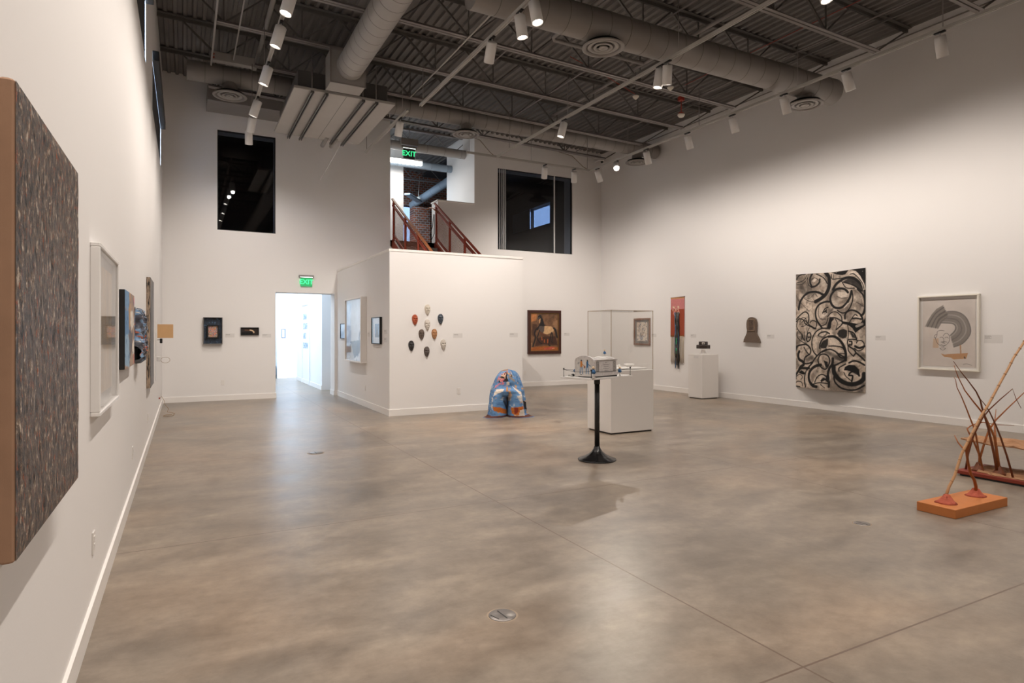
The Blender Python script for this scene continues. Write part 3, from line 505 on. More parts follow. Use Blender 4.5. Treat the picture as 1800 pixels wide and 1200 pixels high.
# ------------------------------------------------------------------ bar joists
J0 = 10.92
def make_joist():
    t = thing('bar_joist', 'x', 'joist', (0, J0, 0), group='steel bar joists carrying the roof deck')
    zt = lambda x: deck_z(x, J0)
    tc = MB()
    for s in (-1, 1):
        tc.bar((XL, s * .045, zt(XL) - .006), (XR, s * .045, zt(XR) - .006), .075, .012); tc.bar((XL, s * .012, zt(XL) - .035), (XR, s * .012, zt(XR) - .035), .008, .07)
    tc.build('top_chord', 'joist', t)
    bc = MB(); x0, x1 = .42, 10.28
    for s in (-1, 1):
        bc.bar((x0, s * .036, zt(x0) - .60), (x1, s * .036, zt(x1) - .60), .052, .009); bc.bar((x0, s * .012, zt(x0) - .575), (x1, s * .012, zt(x1) - .575), .007, .05)
    bc.build('bottom_chord', 'joist_light', t)
    dg = MB().bar((0, 0, -.04), (.61, 0, -.585), .03, .03).build('web_diagonal', 'joist', t)
    dg2 = MB().bar((0, 0, -.585), (.61, 0, -.05), .022, .022).build('web_diagonal', 'joist', t)
    vt = MB().bar((0, 0, -.04), (0, 0, -.59), .02, .02).build('web_vertical', 'joist', t)
    k = 0; x = .55
    while x < 10.1:
        for o, dx in ((dg, -.61), (dg2, 0), (vt, 0)):
            if x + dx < XL: continue
            q = o if k == 0 else o.copy()
            if k > 0: C.objects.link(q); q.parent = t
            q.location = (x + dx, 0, zt(x + dx if o is dg else x))
        k += 1; x += 1.2
    MB().bar((10.25, 0, zt(10.25) - .60), (11.1, 0, zt(11.1) - .06), .024, .024).build('end_brace', 'joist', t)
    return t
j = make_joist()
names = {3: 'steel bar joist nearest the camera, crossing the upper right corner', 2: 'steel bar joist next beyond the nearest one, between the big round duct and the upper right corner'}
JL = ['grey steel bar joist at the very top right corner, nearest of the row', 'grey steel bar joist second from the camera in the row', 'grey steel bar joist in front of the large round cross duct', 'grey steel bar joist just behind the large round cross duct', 'grey steel bar joist whose right end sits just above the red strobe', 'grey steel bar joist passing just above the square transition box', 'grey steel bar joist just in front of the thin rear cross duct', 'grey steel bar joist closest to the back wall, behind the rear cross duct']
for i, y in enumerate((3.28, 4.80, 6.33, 7.86, 9.39, 10.92, 12.40, 13.95)):
    o = j if y == 10.92 else copy_tree(j)
    o.location = (0, y, 0.012 * (y - J0)); o['label'] = JL[i]
# joists over the landing, seen through the upper opening
def small_joist(label, y):
    t = thing('bar_joist', label, 'joist', (4.3, y, 0), group='bar joists over the upper landing'); zz = deck_z(5.5, y)
    MB().bar((0, .03, zz - .03), (4.4, .03, zz - .03), .05, .05).bar((0, -.03, zz - .03), (4.4, -.03, zz - .03), .05, .05).build('top_chord', 'joist_light', t)
    MB().bar((0, .025, zz - .55), (4.4, .025, zz - .55), .035, .035).bar((0, -.025, zz - .55), (4.4, -.025, zz - .55), .035, .035).build('bottom_chord', 'joist_light', t)
    for k in range(8): MB().bar((.3 + k * .5, 0, zz - (.05 if k % 2 else .53)), (.8 + k * .5, 0, zz - (.53 if k % 2 else .05)), .018, .018).build('web_diagonal', 'joist_light', t)
for n, y in (('light grey bar joist just inside the upper opening', 16.1), ('light grey bar joist in the middle over the landing', 17.9), ('light grey bar joist in front of the brick wall', 19.4)): small_joist(n, y)

# thin pipes and conduits running front to back under the deck
def pipe(name, label, cat, pts, r, m, group=None, n=8):
    o = MB().tube(pts, r, n).build(name, m, origin=pts[0]); return tag(o, label, cat, group)
def zc(x, y, d): return deck_z(x, y) - d
pipe('conduit', 'thin light conduit with a kink passing above the first lit track heads', 'conduit', [(4.05, 5.5, 6.40), (4.07, 7.7, 6.41), (4.10, 7.95, 6.33), (4.12, 10.4, 6.36), (4.12, 12.3, 6.38)], .014, 'track')
pipe('bridging_rod', 'thin bridging rod just right of the long middle light track', 'rod', [(6.6, 4.8, 6.35), (6.6, 13.9, 6.44)], .012, 'joist_light', 'bridging rods lying on the joists')
pipe('bridging_rod', 'thin bridging rod closest to the right wall, near the red strobe', 'rod', [(9.3, 4.8, 6.31), (9.3, 13.9, 6.40)], .012, 'joist_light', 'bridging rods lying on the joists')
pipe('bridging_rod', 'thin bridging rod between the first two light tracks', 'rod', [(5.2, 4.8, 6.6), (5.2, 13.9, 6.72)], .012, 'joist_light', 'bridging rods lying on the joists')
pipe('sprinkler_pipe', 'thick grey sprinkler pipe above the leftmost light track', 'pipe', [(1.22, 3.0, 6.62), (1.22, 13.3, 6.74)], .04, 'duct_light', 'sprinkler pipes under the deck')
pipe('sprinkler_pipe', 'long grey sprinkler pipe above the long middle light track', 'pipe', [(7.6, 3.0, 6.5), (7.6, 13.3, 6.6)], .035, 'duct', 'sprinkler pipes under the deck')
pipe('sprinkler_pipe', 'short elbowed grey sprinkler pipe in the middle of the deck', 'pipe', [(5.55, 4.8, 6.5), (5.55, 9.0, 6.55), (5.62, 9.08, 6.55), (7.6, 9.1, 6.55)], .035, 'duct', 'sprinkler pipes under the deck')
pipe('conduit', 'pale conduit beside the leftmost ceiling corner, left of the thin pipe pair', 'conduit', [(.42, 5.5, 6.30), (.42, 12.45, 6.36)], .016, 'track')
pipe('conduit', 'pale conduit just left of the thick sprinkler pipe over the leftmost track', 'conduit', [(.78, 5.5, 6.42), (.78, 12.35, 6.46)], .012, 'track')
pipe('conduit', 'thin conduit running along the top of the right wall', 'conduit', [(11.10, 3.0, 6.66), (11.10, 13.6, 6.70)], .012, 'joist_light')
tag(MB().bar((10.2, 3.0, 6.62), (10.2, 13.9, 6.74), .03, .03).build('bridging_angle', 'joist'), 'dark bridging angle along the joist ends by the right wall', 'angle')
b_ = thing('junction_box', 'long grey junction box with red lamps above the leftmost track', 'box', (.72, 12.35, 6.50))
sub(MB().bbox(-.30, .42, -.07, .07, -.1, .06, .008), 'housing', 'duct_light', b_)
for z in (-.06, .0): sub(MB().lathe([(.02, 0), (.018, .012), (1e-4, .018)], 12, Matrix.Translation((-.27, -.07, z)) @ Matrix.Rotation(PI / 2, 4, 'X')), 'indicator_lamp', 'red', b_)

# ------------------------------------------------------------------ ducts
def duct_mesh(r, L_, step, M4):
    mb = MB(); z = 0.0; mb.lathe([(1e-4, 0), (r, 0)], 44, M4, cap=False)
    while z < L_ - 1e-3:
        e = min(L_, z + step); mb.lathe([(r, z), (r, e - .007)], 44, M4, cap=False)
        if e < L_: mb.lathe([(r, e - .007), (r - .004, e - .006), (r - .004, e - .001), (r, e)], 44, M4, mi=1, cap=False)
        else: mb.lathe([(r, e - .007), (r, e), (1e-4, e)], 44, M4, smooth=False, cap=False)
        z = e
    return mb
def duct_profile(r, L_, step):
    prof = [(1e-4, 0), (r - .004, 0)]; z = 0
    while z < L_ - step * .6:
        prof += [(r, z + .006), (r, z + step - .008), (r + .006, z + step - .006), (r + .006, z + step - .001), (r - .001, z + step)]; z += step
    return prof + [(r, L_), (1e-4, L_)]
def round_duct(name, label, a, b, r, m, step=.33, group=None):
    a, b = Vector(a), Vector(b); t = thing(name, label, 'duct', a, group=group); d = b - a
    q = d.to_track_quat('Z', 'Y').to_matrix().to_4x4()
    duct_mesh(r, d.length, step, q).build('duct_tube', [m, 'seam'], t); return t
dA = round_duct('round_duct', 'large round grey duct crossing the ceiling towards the right wall', (3.2, 7.15, 5.83), (10.28, 7.15, 5.83), .225, 'duct', .34)
dB = round_duct('round_duct', 'round grey duct crossing near the back wall behind the tracks', (.03, 12.78, 6.33), (11.08, 12.78, 6.33), .178, 'duct', .30)
dC = round_duct('round_duct', 'wide spiral duct running from the top edge down to the transition box', (2.46, 1.0, 5.99), (2.46, 10.55, 5.99), .222, 'duct_light', .26)
t = thing('duct_box', 'square sheet-metal transition box at the end of the spiral duct', 'duct', (2.14, 10.5, 5.69))
sub(MB().add([(0, 0, 0), (.58, 0, 0), (.58, 0, .55), (0, 0, .55), (0, .42, 0), (.58, .42, 0), (.58, .42, .55), (0, .42, .55)], [(0, 1, 2, 3), (0, 1, 5, 4), (3, 2, 6, 7), (0, 4, 7, 3), (1, 2, 6, 5)]), 'box_body', 'duct_light', t)
sub(MB().box(-.012, .592, -.012, .006, -.012, .012).box(-.012, .592, -.012, .006, .54, .562).box(-.012, .012, -.012, .006, 0, .55).box(.568, .592, -.012, .006, 0, .55), 'flange', 'duct', t)
def diffuser(label, x, y, z, top, r=.30, cr=.13):
    t = thing('ceiling_diffuser', label, 'diffuser', (x, y, z), group='round ceiling diffusers under the ducts')
    prof = [(cr, top - z), (cr, .03), (r, .02), (r, .0), (r - .045, -.004), (r - .07, .03), (.12, .05)]
    sub(MB().lathe([(cr, top - z), (cr, .035), (r - .03, .03), (r, .012), (r, 0), (r - .045, -.004), (r - .055, .02)], 40, cap=False), 'collar', 'duct', t)
    for a_, b_, h in ((.215, .165, .008), (.135, .095, .0), (.065, .0001, -.006)):
        sub(MB().lathe([(b_, h + .03), (b_ + .004, h + .004), (a_, h), (a_ + .004, h + .005), (a_ - .02, h + .04)], 36, cap=False), 'cone_ring', 'duct_light', t)
    sub(MB().lathe([(1e-4, .060), (r - .05, .060)], 36, cap=False), 'throat_shade', 'black', t)  # black disc added to paint the shade between the rings
    return t
diffuser('round ceiling diffuser hanging at the upper left, nearest the left wall', .75, 12.78, 5.96, 6.2)
diffuser('round ceiling diffuser in front of the upper stair opening', 5.58, 12.78, 5.96, 6.2)
diffuser('round ceiling diffuser at the far right end of the rear duct', 10.45, 12.78, 5.96, 6.2)
diffuser('round ceiling diffuser under the middle of the large cross duct', 5.24, 7.15, 5.54, 5.64)
diffuser('round ceiling diffuser at the right end of the large cross duct', 9.55, 7.15, 5.47, 5.64)
t = thing('rectangular_duct', 'flat rectangular duct fixed high along the back wall at left', 'duct', (.42, 14.5, 6.42))
sub(MB().bbox(0, 2.6, 0, .79, 0, .30, .004), 'duct_body', 'duct', t)
sub(MB().box(1.0, 1.025, -.012, .79, -.012, .312), 'seam', 'duct', t)
# air handler: pale underside pan slung on four struts
t = thing('air_handler', 'large pale flat-bottomed air handler slung from the ceiling on struts', 'air handler', (1.64, 11.03, 5.68))
sub(MB().bbox(.10, 1.70, .25, 2.6, .05, .42, .01), 'casing', 'strut', t)
sub(MB().bbox(0, 1.77, 0, 2.68, 0, .05, .006), 'drain_pan', 'panel', t)
sub(MB().box(.884, .890, .01, 2.67, -.002, .001), 'pan_seam', 'black', t)
for x in (.30, .54, 1.18, 1.42):
    o = sub(MB().bar((x - .02, -.03, -.03), (x - .02, 2.80, -.03), .016, .045).bar((x + .02, -.03, -.03), (x + .02, 2.80, -.03), .016, .045).bar((x, -.03, -.012), (x, 2.80, -.012), .05, .008), 'strut', 'strut', t)
    sub(MB().tube([(x, .02, -.04), (x, .02, .62)], .008, 6), 'hanger_rod', 'joist_light', t)
for x in (1.05, 1.24): sub(MB().tube([(x, 2.5, .02), (x, 3.05, -.02)], .045, 12), 'pipe_stub', 'duct_light', t)
sub(MB().tube([(1.40, 2.9, .0), (1.36, 3.25, -.14), (1.33, 3.45, -.22), (1.20, 4.1, -.55)], .010, 6), 'drain_line', 'white_metal', t)

# ------------------------------------------------------------------ tracks and spotlights
def track(label, a, b, hang=(.15, .5, .85)):
    a, b = Vector(a), Vector(b); t = thing('light_track', label, 'track', a, group='ceiling light tracks'); d = b - a; s = d.cross(Vector((0, 0, 1))).normalized()
    sub(MB().bar((0, 0, .012), d + Vector((0, 0, .012)), .052, .026).bar(s * .018, d + s * .018, .012, .03).bar(-s * .018, d - s * .018, .012, .03), 'rail', 'track', t)
    for h in hang:
        p = d * h; top = deck_z(a.x + p.x, a.y + p.y) - .62 - TRACK_Z; sub(MB().tube([p + Vector((0, 0, .02)), p + Vector((0, 0, top))], .006, 6), 'hanger_rod', 'joist_light', t)
    return t
track('leftmost light track running along the left wall', (1.09, -2, TRACK_Z), (1.09, 13.35, TRACK_Z), (.3, .55, .8, .93))
track('light track ending beside the air handler, three heads at its near part', (3.66, -2, TRACK_Z), (3.66, 10.36, TRACK_Z), (.5, .66, .99))
track('short light track in front of the upper opening with a single head', (3.53, 10.68, TRACK_Z), (3.53, 13.66, TRACK_Z), (.1, .95))
track('long middle light track crossing from top right to the back track', (6.25, -2, TRACK_Z), (6.25, 12.53, TRACK_Z), (.3, .6, .8, .96))
track('light track running along the right wall to the far corner', (8.82, -2, TRACK_Z), (8.82, 12.56, TRACK_Z), (.3, .45, .6, .75, .9))
track('light track parallel to the back wall above the large window', (5.50, 12.56, TRACK_Z), (8.79, 12.56, TRACK_Z), (.02, .5, .98))

head_proto = None
def spotlight(label, x, y, aim, energy, size=48, group='white cylinder track spotlights', blend=1.0, rad=.035):
    global head_proto
    P = Vector((x, y, TRACK_Z - .015))
    if head_proto is None:
        t = thing('track_spotlight', label, 'spotlight', P, group=group)
        sub(MB().bbox(-.02, .02, -.07, .07, -.02, 0, .003), 'adapter', 'black', t)
        sub(MB().tube([(0, 0, -.018), (0, 0, -.06)], .008, 8), 'stem', 'white_metal', t)
        h = sub(MB().lathe([(1e-4, .012), (.060, .010), (.070, 0), (.070, -.262), (.064, -.262), (.062, -.20), (1e-4, -.20)], 28, cap=False), 'housing', 'white_metal', t)
        sub(MB().lathe([(1e-4, -.205), (.060, -.205), (.060, -.207), (1e-4, -.207)], 24, cap=False).box(-.054, .054, -.002, .002, -.25, -.235).box(-.002, .002, -.054, .054, -.25, -.235), 'lens', 'lens', h)
        ld = bpy.data.lights.new('lamp', 'SPOT'); lo = bpy.data.objects.new('lamp', ld); C.objects.link(lo); lo.parent = h; lo.location = (0, 0, -.27)
        head_proto = t
    else:
        t = copy_tree(head_proto); t.location = P; tag(t, label, group=group)
    h = [c for c in kids(t) if c.name.startswith('housing')][0]; h.location = (0, 0, -.065)
    d = (Vector(aim) - (P + Vector((0, 0, -.065)))); h.rotation_mode = 'QUATERNION'; h.rotation_quaternion = (-d).to_track_quat('Z', 'Y')
    lo = [c for c in kids(h) if c.name.startswith('lamp')][0]; lo.data = bpy.data.lights.new('lamp', 'SPOT')
    lo.data.energy = energy; lo.data.spot_size = math.radians(size); lo.data.spot_blend = blend; lo.data.color = (1.0, .905, .82); lo.data.shadow_soft_size = rad
    return t
E_L, E_R = 170, 132
NEAR = 'white cylinder track spotlights above the frame'
for k, (y, ay) in enumerate(((-.4, -.2), (1.6, 1.9), (3.2, 3.4), (4.8, 4.9), (6.3, 6.2), (7.5, 7.4))):
    spotlight('white cylinder spotlight on the leftmost track, above the frame', 1.09, y, (XL, ay, -.1), E_L * (1.3 if k < 3 else 1), 126, NEAR)
LL = ['white lit spotlight nearest the top edge on the leftmost track', 'second white lit spotlight down the leftmost track', 'third white lit spotlight down the leftmost track', 'white lit spotlight farthest along the leftmost track, above the tall dark window']
for l, y, aim in zip(LL, (8.39, 9.75, 11.25, 12.15), ((XL, 9.2, -.1), (XL, 10.7, -.1), (XL, 12.4, .3), (.4, YB, .6))): spotlight(l, 1.09, y, aim, E_L if y < 12 else 95, 124)
spotlight('white spotlight at the very end of the leftmost track, behind the farthest lit head', 1.09, 12.95, (1.35, YB, .5), 130, 124)
spotlight('white spotlight with a closed-looking lens, lowest of the three heads by the top edge', 3.66, 7.50, (4.2, BY, .9), 800, 112)
spotlight('white spotlight with lit lens in the middle of the three heads by the top edge', 3.66, 6.72, (4.45, 6.7, .2), 170, 74)
spotlight('white spotlight with lit lens nearest the top edge of the three heads', 3.66, 6.37, (4.1, 5.3, .2), 150, 74)
spotlight('white spotlight hanging alone in front of the upper stair opening', 3.53, 11.11, (3.28, 13.0, 1.0), 300, 100)
spotlight('white spotlight low on the long middle track, tilted', 6.25, 9.75, (5.2, 10.5, .3), 280, 74)
spotlight('left one of the pair of white lit spotlights on the middle track', 6.25, 7.11, (5.9, 7.75, .9), 330, 50)
spotlight('right one of the pair of white lit spotlights on the middle track', 6.25, 6.95, (7.2, 8.4, .0), 170, 74)
spotlight('white lit spotlight cut by the top edge of the picture', 6.25, 4.47, (6.3, 3.0, 0), 170, 74)
RL = ['white spotlight nearest the camera on the right-wall track', 'second nearest white spotlight on the right-wall track', 'white spotlight left of the right end diffuser', 'white spotlight on the right-wall track below the nearest joist end pair', 'white spotlight above the empty middle stretch of the right wall', 'white spotlight in front of the rear right diffuser']
for l, y, ay in zip(RL, (4.59, 5.90, 7.00, 8.10, 9.24, 10.48), (4.9, 5.7, 7.2, 8.3, 9.6, 11.2)): spotlight(l, 8.82, y, (XR, ay, -.2), E_R, 150)
spotlight('glaring spotlight turned towards the camera near the far right corner', 8.82, 11.53, (5.2, 6.4, .6), 300, 60)
spotlight('white spotlight at the far end of the right-wall track', 8.82, 12.27, (XR, 12.9, .3), E_R * .9, 146)
spotlight('left white spotlight on the back track, over the large dark window', 7.52, 12.56, (8.6, YB, .2), 210, 124)
spotlight('right white spotlight on the back track, by the window edge', 8.34, 12.56, (10.0, YB, .2), 210, 124)
for k, (x, y, aim) in enumerate(((8.82, 3.2, (XR, 3.3, -.2)), (8.82, 1.6, (XR, 1.6, -.2)), (8.82, 0, (XR, 0, -.2)), (3.66, 3.5, (3.6, 4.0, 0)), (6.25, 1.5, (6, 2, 0)), (3.66, .5, (3.3, 1.6, 0)), (6.25, -1, (6, 0, 0)))):
    spotlight(['white cylinder spotlight on the right-wall track, above the frame', 'white cylinder spotlight over the open floor, above the frame'][0 if k < 3 else 1], x, y, aim, (E_R if k < 3 else 260), 126, NEAR)
# ================================================================== WALL WORKS
R_BACK, R_RIGHT, R_LEFT = 0.0, -PI / 2, PI / 2
def frame_ring(mb, w, h, bw, y0, y1, zc=0.0):
    for a in ((-w / 2, w / 2, h / 2 - bw, h / 2), (-w / 2, w / 2, -h / 2, -h / 2 + bw), (-w / 2, -w / 2 + bw, -h / 2 + bw, h / 2 - bw), (w / 2 - bw, w / 2, -h / 2 + bw, h / 2 - bw)):
        mb.bbox(a[0], a[1], y0, y1, zc + a[2], zc + a[3], min(.004, bw / 4))
    return mb
def outlet(label, loc, rz):
    t = thing('wall_outlet', label, 'outlet', loc, rz, 'white outlet plates low on the walls')
    sub(MB().bbox(-.036, .036, -.007, 0, -.058, .058, .002), 'cover_plate', 'outlet', t)
    for z in (-.02, .02): sub(MB().box(-.015, .015, -.010, -.006, z - .013, z + .013).box(-.006, -.003, -.0105, -.0095, z - .006, z + .005).box(.003, .006, -.0105, -.0095, z - .006, z + .005), 'socket', 'outlet', t)
def wall_label(label, loc, rz, w=.19, h=.085, lines=2):
    t = thing('wall_label', label, 'label', loc, rz, 'small text labels beside the works')
    sub(MB().box(-w / 2, w / 2, -.0015, 0, -h / 2, h / 2), 'plate', 'label', t)
    m = MB(); r = random.Random(int(loc[0] * 100 + loc[1] * 31))
    for i in range(lines):
        z = h / 2 - .018 - i * .014; x = -w / 2 + .012
        while x < -w / 2 + .012 + (.085 if i == 0 else .05 + .03 * r.random()): 
            l_ = .008 + .012 * r.random(); m.box(x, x + l_, -.0019, -.0015, z - .0035, z + .0035); x += l_ + .004
    sub(m, 'printed_text', 'label_ink', t)

# --- 1 big impasto canvas, left wall nearest the camera
t = thing('painting', 'tall thickly textured dark canvas with linen sides, nearest on the left wall', 'painting', (XL, 2.335, 1.53), R_LEFT)
W_, H_ = 0.98, 1.15; y = -.075
P = np.random.default_rng(3)
vs, fs = [], []; nx, nz = 110, 130
hz = Paint(nx, nz, (0, 0, 0), 1); hh = hz.value(34, 14, 3, 5) * .009 * np.clip(np.minimum(np.minimum(hz.X, 1 - hz.X) * 25, np.minimum(hz.Y, 1 - hz.Y) * 30), 0, 1)
for i in range(nz):
    for k in range(nx): vs.append((-W_ / 2 + .004 + (W_ - .008) * k / (nx - 1), y - float(hh[i, k]), H_ / 2 - .004 - (H_ - .008) * i / (nz - 1)))
fs = [(i * nx + k, (i + 1) * nx + k, (i + 1) * nx + k + 1, i * nx + k + 1) for i in range(nz - 1) for k in range(nx - 1)]
sub(MB().add(vs, fs, True), 'painted_surface', 'impasto', t)
sub(MB().bbox(-W_ / 2, W_ / 2, -.074, -.038, -H_ / 2, H_ / 2, .006), 'linen_side', 'linen', t)
sub(MB().box(-W_ / 2 + .05, W_ / 2 - .05, -.038, 0, -H_ / 2 + .05, H_ / 2 - .05), 'stretcher', 'canvas_dark', t)
# --- 2 white box frame with pale work behind glass
t = thing('framed_picture', 'white box-framed pale streaked picture behind glass, second on the left wall', 'picture', (XL, 4.32, 1.521), R_LEFT)
p = Paint(60, 60, (212, 196, 178), 1.1); p.noise(26, 3, .16, 4, 2); p.blotch(20, 2, .62, (226, 190, 150), .6, .1, 4); p.blotch(18, 2, .66, (170, 165, 165), .5, .1, 9)
w, h = 1.02, .90
sub(frame_ring(MB(), w, h, .022, -.045, 0), 'frame', 'white_gloss', t)
sub(MB().box(-w / 2 + .02, w / 2 - .02, -.006, 0, -h / 2 + .02, h / 2 - .02), 'mat_board', 'white_gloss', t)
sheet('print', p, w - .17, h - .18, 'paper', t, y=-.012)
sub(MB().box(-w / 2 + .022, w / 2 - .022, -.036, -.034, -h / 2 + .022, h / 2 - .022), 'glass', 'pic_glass', t)
# --- 3 patchwork canvas with black sides
t = thing('painting', 'patchwork canvas in blue and beige with black sides, third on the left wall', 'painting', (XL, 5.86, 1.53), R_LEFT)
w, h = .95, .595; p = Paint(70, 50, (170, 145, 128), 1.6); p.noise(8, 8, .15)
p.poly([(0, 0), (.42, 0), (.45, .14), (.30, .26), (0, .22)], (120, 155, 190)); p.poly([(0, .24), (.36, .26), (.40, .55), (0, .60)], (104, 142, 182)); p.poly([(.0, .58), (.3, .55), (.5, .7), (.45, 1), (0, .95)], (150, 180, 205))
p.poly([(.45, .0), (.55, 0), (.52, .5), (.42, .5)], (190, 150, 105)); p.poly([(.55, .25), (.85, .22), (.95, .42), (.7, .5), (.55, .42)], (228, 218, 206)); p.poly([(.4, .5), (.8, .55), (.7, .8), (.45, .9)], (112, 108, 110))
p.poly([(.75, .7), (1, .62), (1, .82), (.8, .86)], (232, 222, 212)); p.poly([(.94, .03), (1, .03), (1, .14), (.94, .12)], (220, 90, 110)); p.poly([(.9, .85), (1, .84), (1, .98), (.92, 1)], (215, 120, 110))
p.blotch(22, 16, .66, (60, 95, 140), .7, .05, 3); sheet('painted_surface', p, w, h, 'paper', t, y=-.038)
sub(MB().bbox(-w / 2, w / 2, -.037, 0, -h / 2, h / 2, .003), 'canvas_side', 'canvas_dark', t)
# --- 4 crumpled relief
t = thing('wall_sculpture', 'crumpled blue, black and orange relief bulging from the left wall', 'sculpture', (XL, 7.22, 1.48), R_LEFT)
p = Paint(90, 110, (70, 72, 82), .75); p.noise(12, 12, .5, 5, 4); p.blotch(9, 12, .55, (120, 155, 190), .9, .04, 6); p.blotch(14, 14, .66, (20, 18, 20), 1, .04, 8); p.blotch(16, 16, .66, (205, 95, 50), .9, .03, 11, mask=((p.X < .45) | (p.Y > .7)).astype(float)); p.blotch(20, 20, .72, (220, 205, 190), .8, .03, 14)
nn = p.value(9, 13, 4, 21).ravel(); n2 = p.value(16, 20, 3, 22).ravel()
def relief(u, v):
    cx = .5 + .12 * np.sin(v * 5); e = np.clip(1 - ((u - cx) / .46) ** 4 - ((v - .5) / .5) ** 6, 0, 1)
    return -(.006 + e ** .4 * (.030 + .055 * nn + .02 * n2 + .018 * v))
def relief_x(u, v): return (np.sin(v * 11) * .012 + np.sin(v * 27) * .008) * (1 - .2 * u), (np.sin(u * 13) * .018) * np.abs(v - .5) * 2
sheet('crumpled_skin', p, .62, .52, 'oil', t, yf=relief, xf=relief_x, back=.004)
sub(MB().box(-.16, .16, -.012, 0, -.12, .12), 'backing', 'canvas_dark', t)
# --- 5 tall narrow charcoal panel
t = thing('painting', 'tall narrow panel with grey and black vertical streaks on the left wall', 'painting', (XL, 9.50, 1.51), R_LEFT)
w, h = .93, 1.40; p = Paint(60, 90, (96, 90, 88), .66); p.noise(22, 3, .45, 5, 3); p.blotch(16, 3, .6, (30, 28, 28), .9, .06, 5); p.blotch(14, 3, .66, (170, 160, 150), .8, .05, 7)
sheet('painted_surface', p, w, h, 'oil', t, y=-.046)
p = Paint(12, 90, (168, 148, 128), .1); p.noise(3, 12, .2, 4, 9); p.blotch(6, 16, .55, (28, 26, 26), .95, .05, 10)
o = sheet('marbled_side', p, .044, h, 'oil', t, y=0); o.rotation_euler = (0, 0, PI / 2 * -1); o.location = (-w / 2 - .001, -.022, 0)
sub(MB().bbox(-w / 2, w / 2, -.045, 0, -h / 2, h / 2, .003), 'panel_side', 'canvas_dark', t)
# --- 6 card on a bracket with wires, by the left corner
t = thing('cardboard_sign', 'blank tan card projecting from the left wall near the corner', 'card', (XL, 12.0, 1.54), 0)
sub(MB().bbox(.0, .255, -.004, .004, -.115, .115, .001), 'card', 'tan_card', t)
sub(MB().box(-.0, .02, -.012, .012, -.15, .20), 'clip', 'white_metal', t)
t = thing('small_speaker', 'tiny black device clipped under the tan card', 'speaker', (XL + .075, 12.02, 1.375))
sub(MB().bbox(-.02, .02, -.02, .02, -.04, .04, .006).bar((-.075, 0, .02), (-.02, 0, .02), .008), 'body', 'black', t)
t = thing('wall_strip', 'narrow pale strip fixed upright under the tan card by the corner', 'strip', (XL, 11.6, 1.15))
sub(MB().bbox(0, .012, -.03, .03, -.42, .36, .003), 'strip', 'white_metal', t)
t = thing('power_adapter', 'white plug adapter with a knot of wire below the tan card', 'adapter', (XL, 12.35, 1.06))
sub(MB().bbox(0, .06, -.03, .03, -.04, .04, .008), 'adapter_body', 'white_metal', t)
ring = [(.06 + .07 + .07 * math.cos(a), 0, -.02 + .05 * math.sin(a)) for a in [PI - k * PI / 8 for k in range(17)]]
sub(MB().tube(ring, .003, 6), 'wire_loop', 'string', t)
t = thing('cord', 'thin brown cord dropping from the wall to a coil on the floor at the corner', 'cord', (XL, 13.2, .30))
sub(MB().tube([(.0, 0, .0), (.05, 0, .03), (.09, 0, -.05), (.10, 0, -.12), (.16, 0, -.20), (.14, 0, -.26), (.20, 0, -.275), (.26, -.1, -.285), (.24, -.35, -.292), (.16, -.42, -.292), (.08, -.35, -.292), (.12, -.2, -.29), (.22, -.25, -.287)], .004, 6), 'cable', 'string', t)
sub(MB().lathe([(.014, 0), (.014, .02), (1e-4, .026)], 12, Matrix.Rotation(PI / 2, 4, 'Y')), 'red_plug', 'red', t)

# --- back wall, left: two small works
t = thing('framed_picture', 'small deep blue-grey box picture with a colourful inner panel, left of the doorway', 'picture', (.55, YB, 1.562), R_BACK)
w, h = .385, .595; sub(frame_ring(MB(), w, h, .012, -.10, 0), 'box_frame', 'navy_frame', t)
p = Paint(50, 75, (38, 50, 66), .65); p.noise(10, 14, .45, 4, 3); p.blotch(12, 16, .66, (86, 120, 150), .8, .04, 5); p.blotch(6, 5, .66, (12, 12, 14), .9, .04, 8)
sheet('outer_panel', p, w - .02, h - .02, 'oil', t, y=-.02)
sub(frame_ring(MB(), .24, .30, .028, -.075, -.02, -.02), 'inner_frame', 'black', t)
p = Paint(36, 48, (182, 160, 142), .72); p.blotch(9, 12, .55, (205, 140, 80), .9, .03, 2); p.blotch(9, 12, .64, (225, 105, 125), .95, .02, 5); p.blotch(10, 13, .66, (70, 110, 165), .95, .02, 7); p.blotch(16, 18, .66, (70, 66, 64), .8, .02, 12)
sheet('inner_painting', p, .185, .245, 'oil', t, y=-.05, zc=-.02)
t = thing('framed_picture', 'small wide black-framed picture of a pale curved shape, nearest the doorway', 'picture', (1.31, YB, 1.55), R_BACK)
w, h = .385, .178; sub(frame_ring(MB(), w, h, .014, -.045, 0), 'frame', 'black', t)
p = Paint(70, 34, (48, 40, 38), 2.1); p.poly([(0, .62), (.62, .62), (.72, 1), (0, 1)], (14, 13, 14)); p.stroke([(.22, .32), (.35, .34), (.5, .36)], .10, (120, 78, 50), .9); p.stroke([(.52, .32), (.64, .40), (.72, .55), (.73, .66)], .17, (225, 196, 160), 1)
sheet('print', p, w - .02, h - .02, 'paper', t, y=-.02)

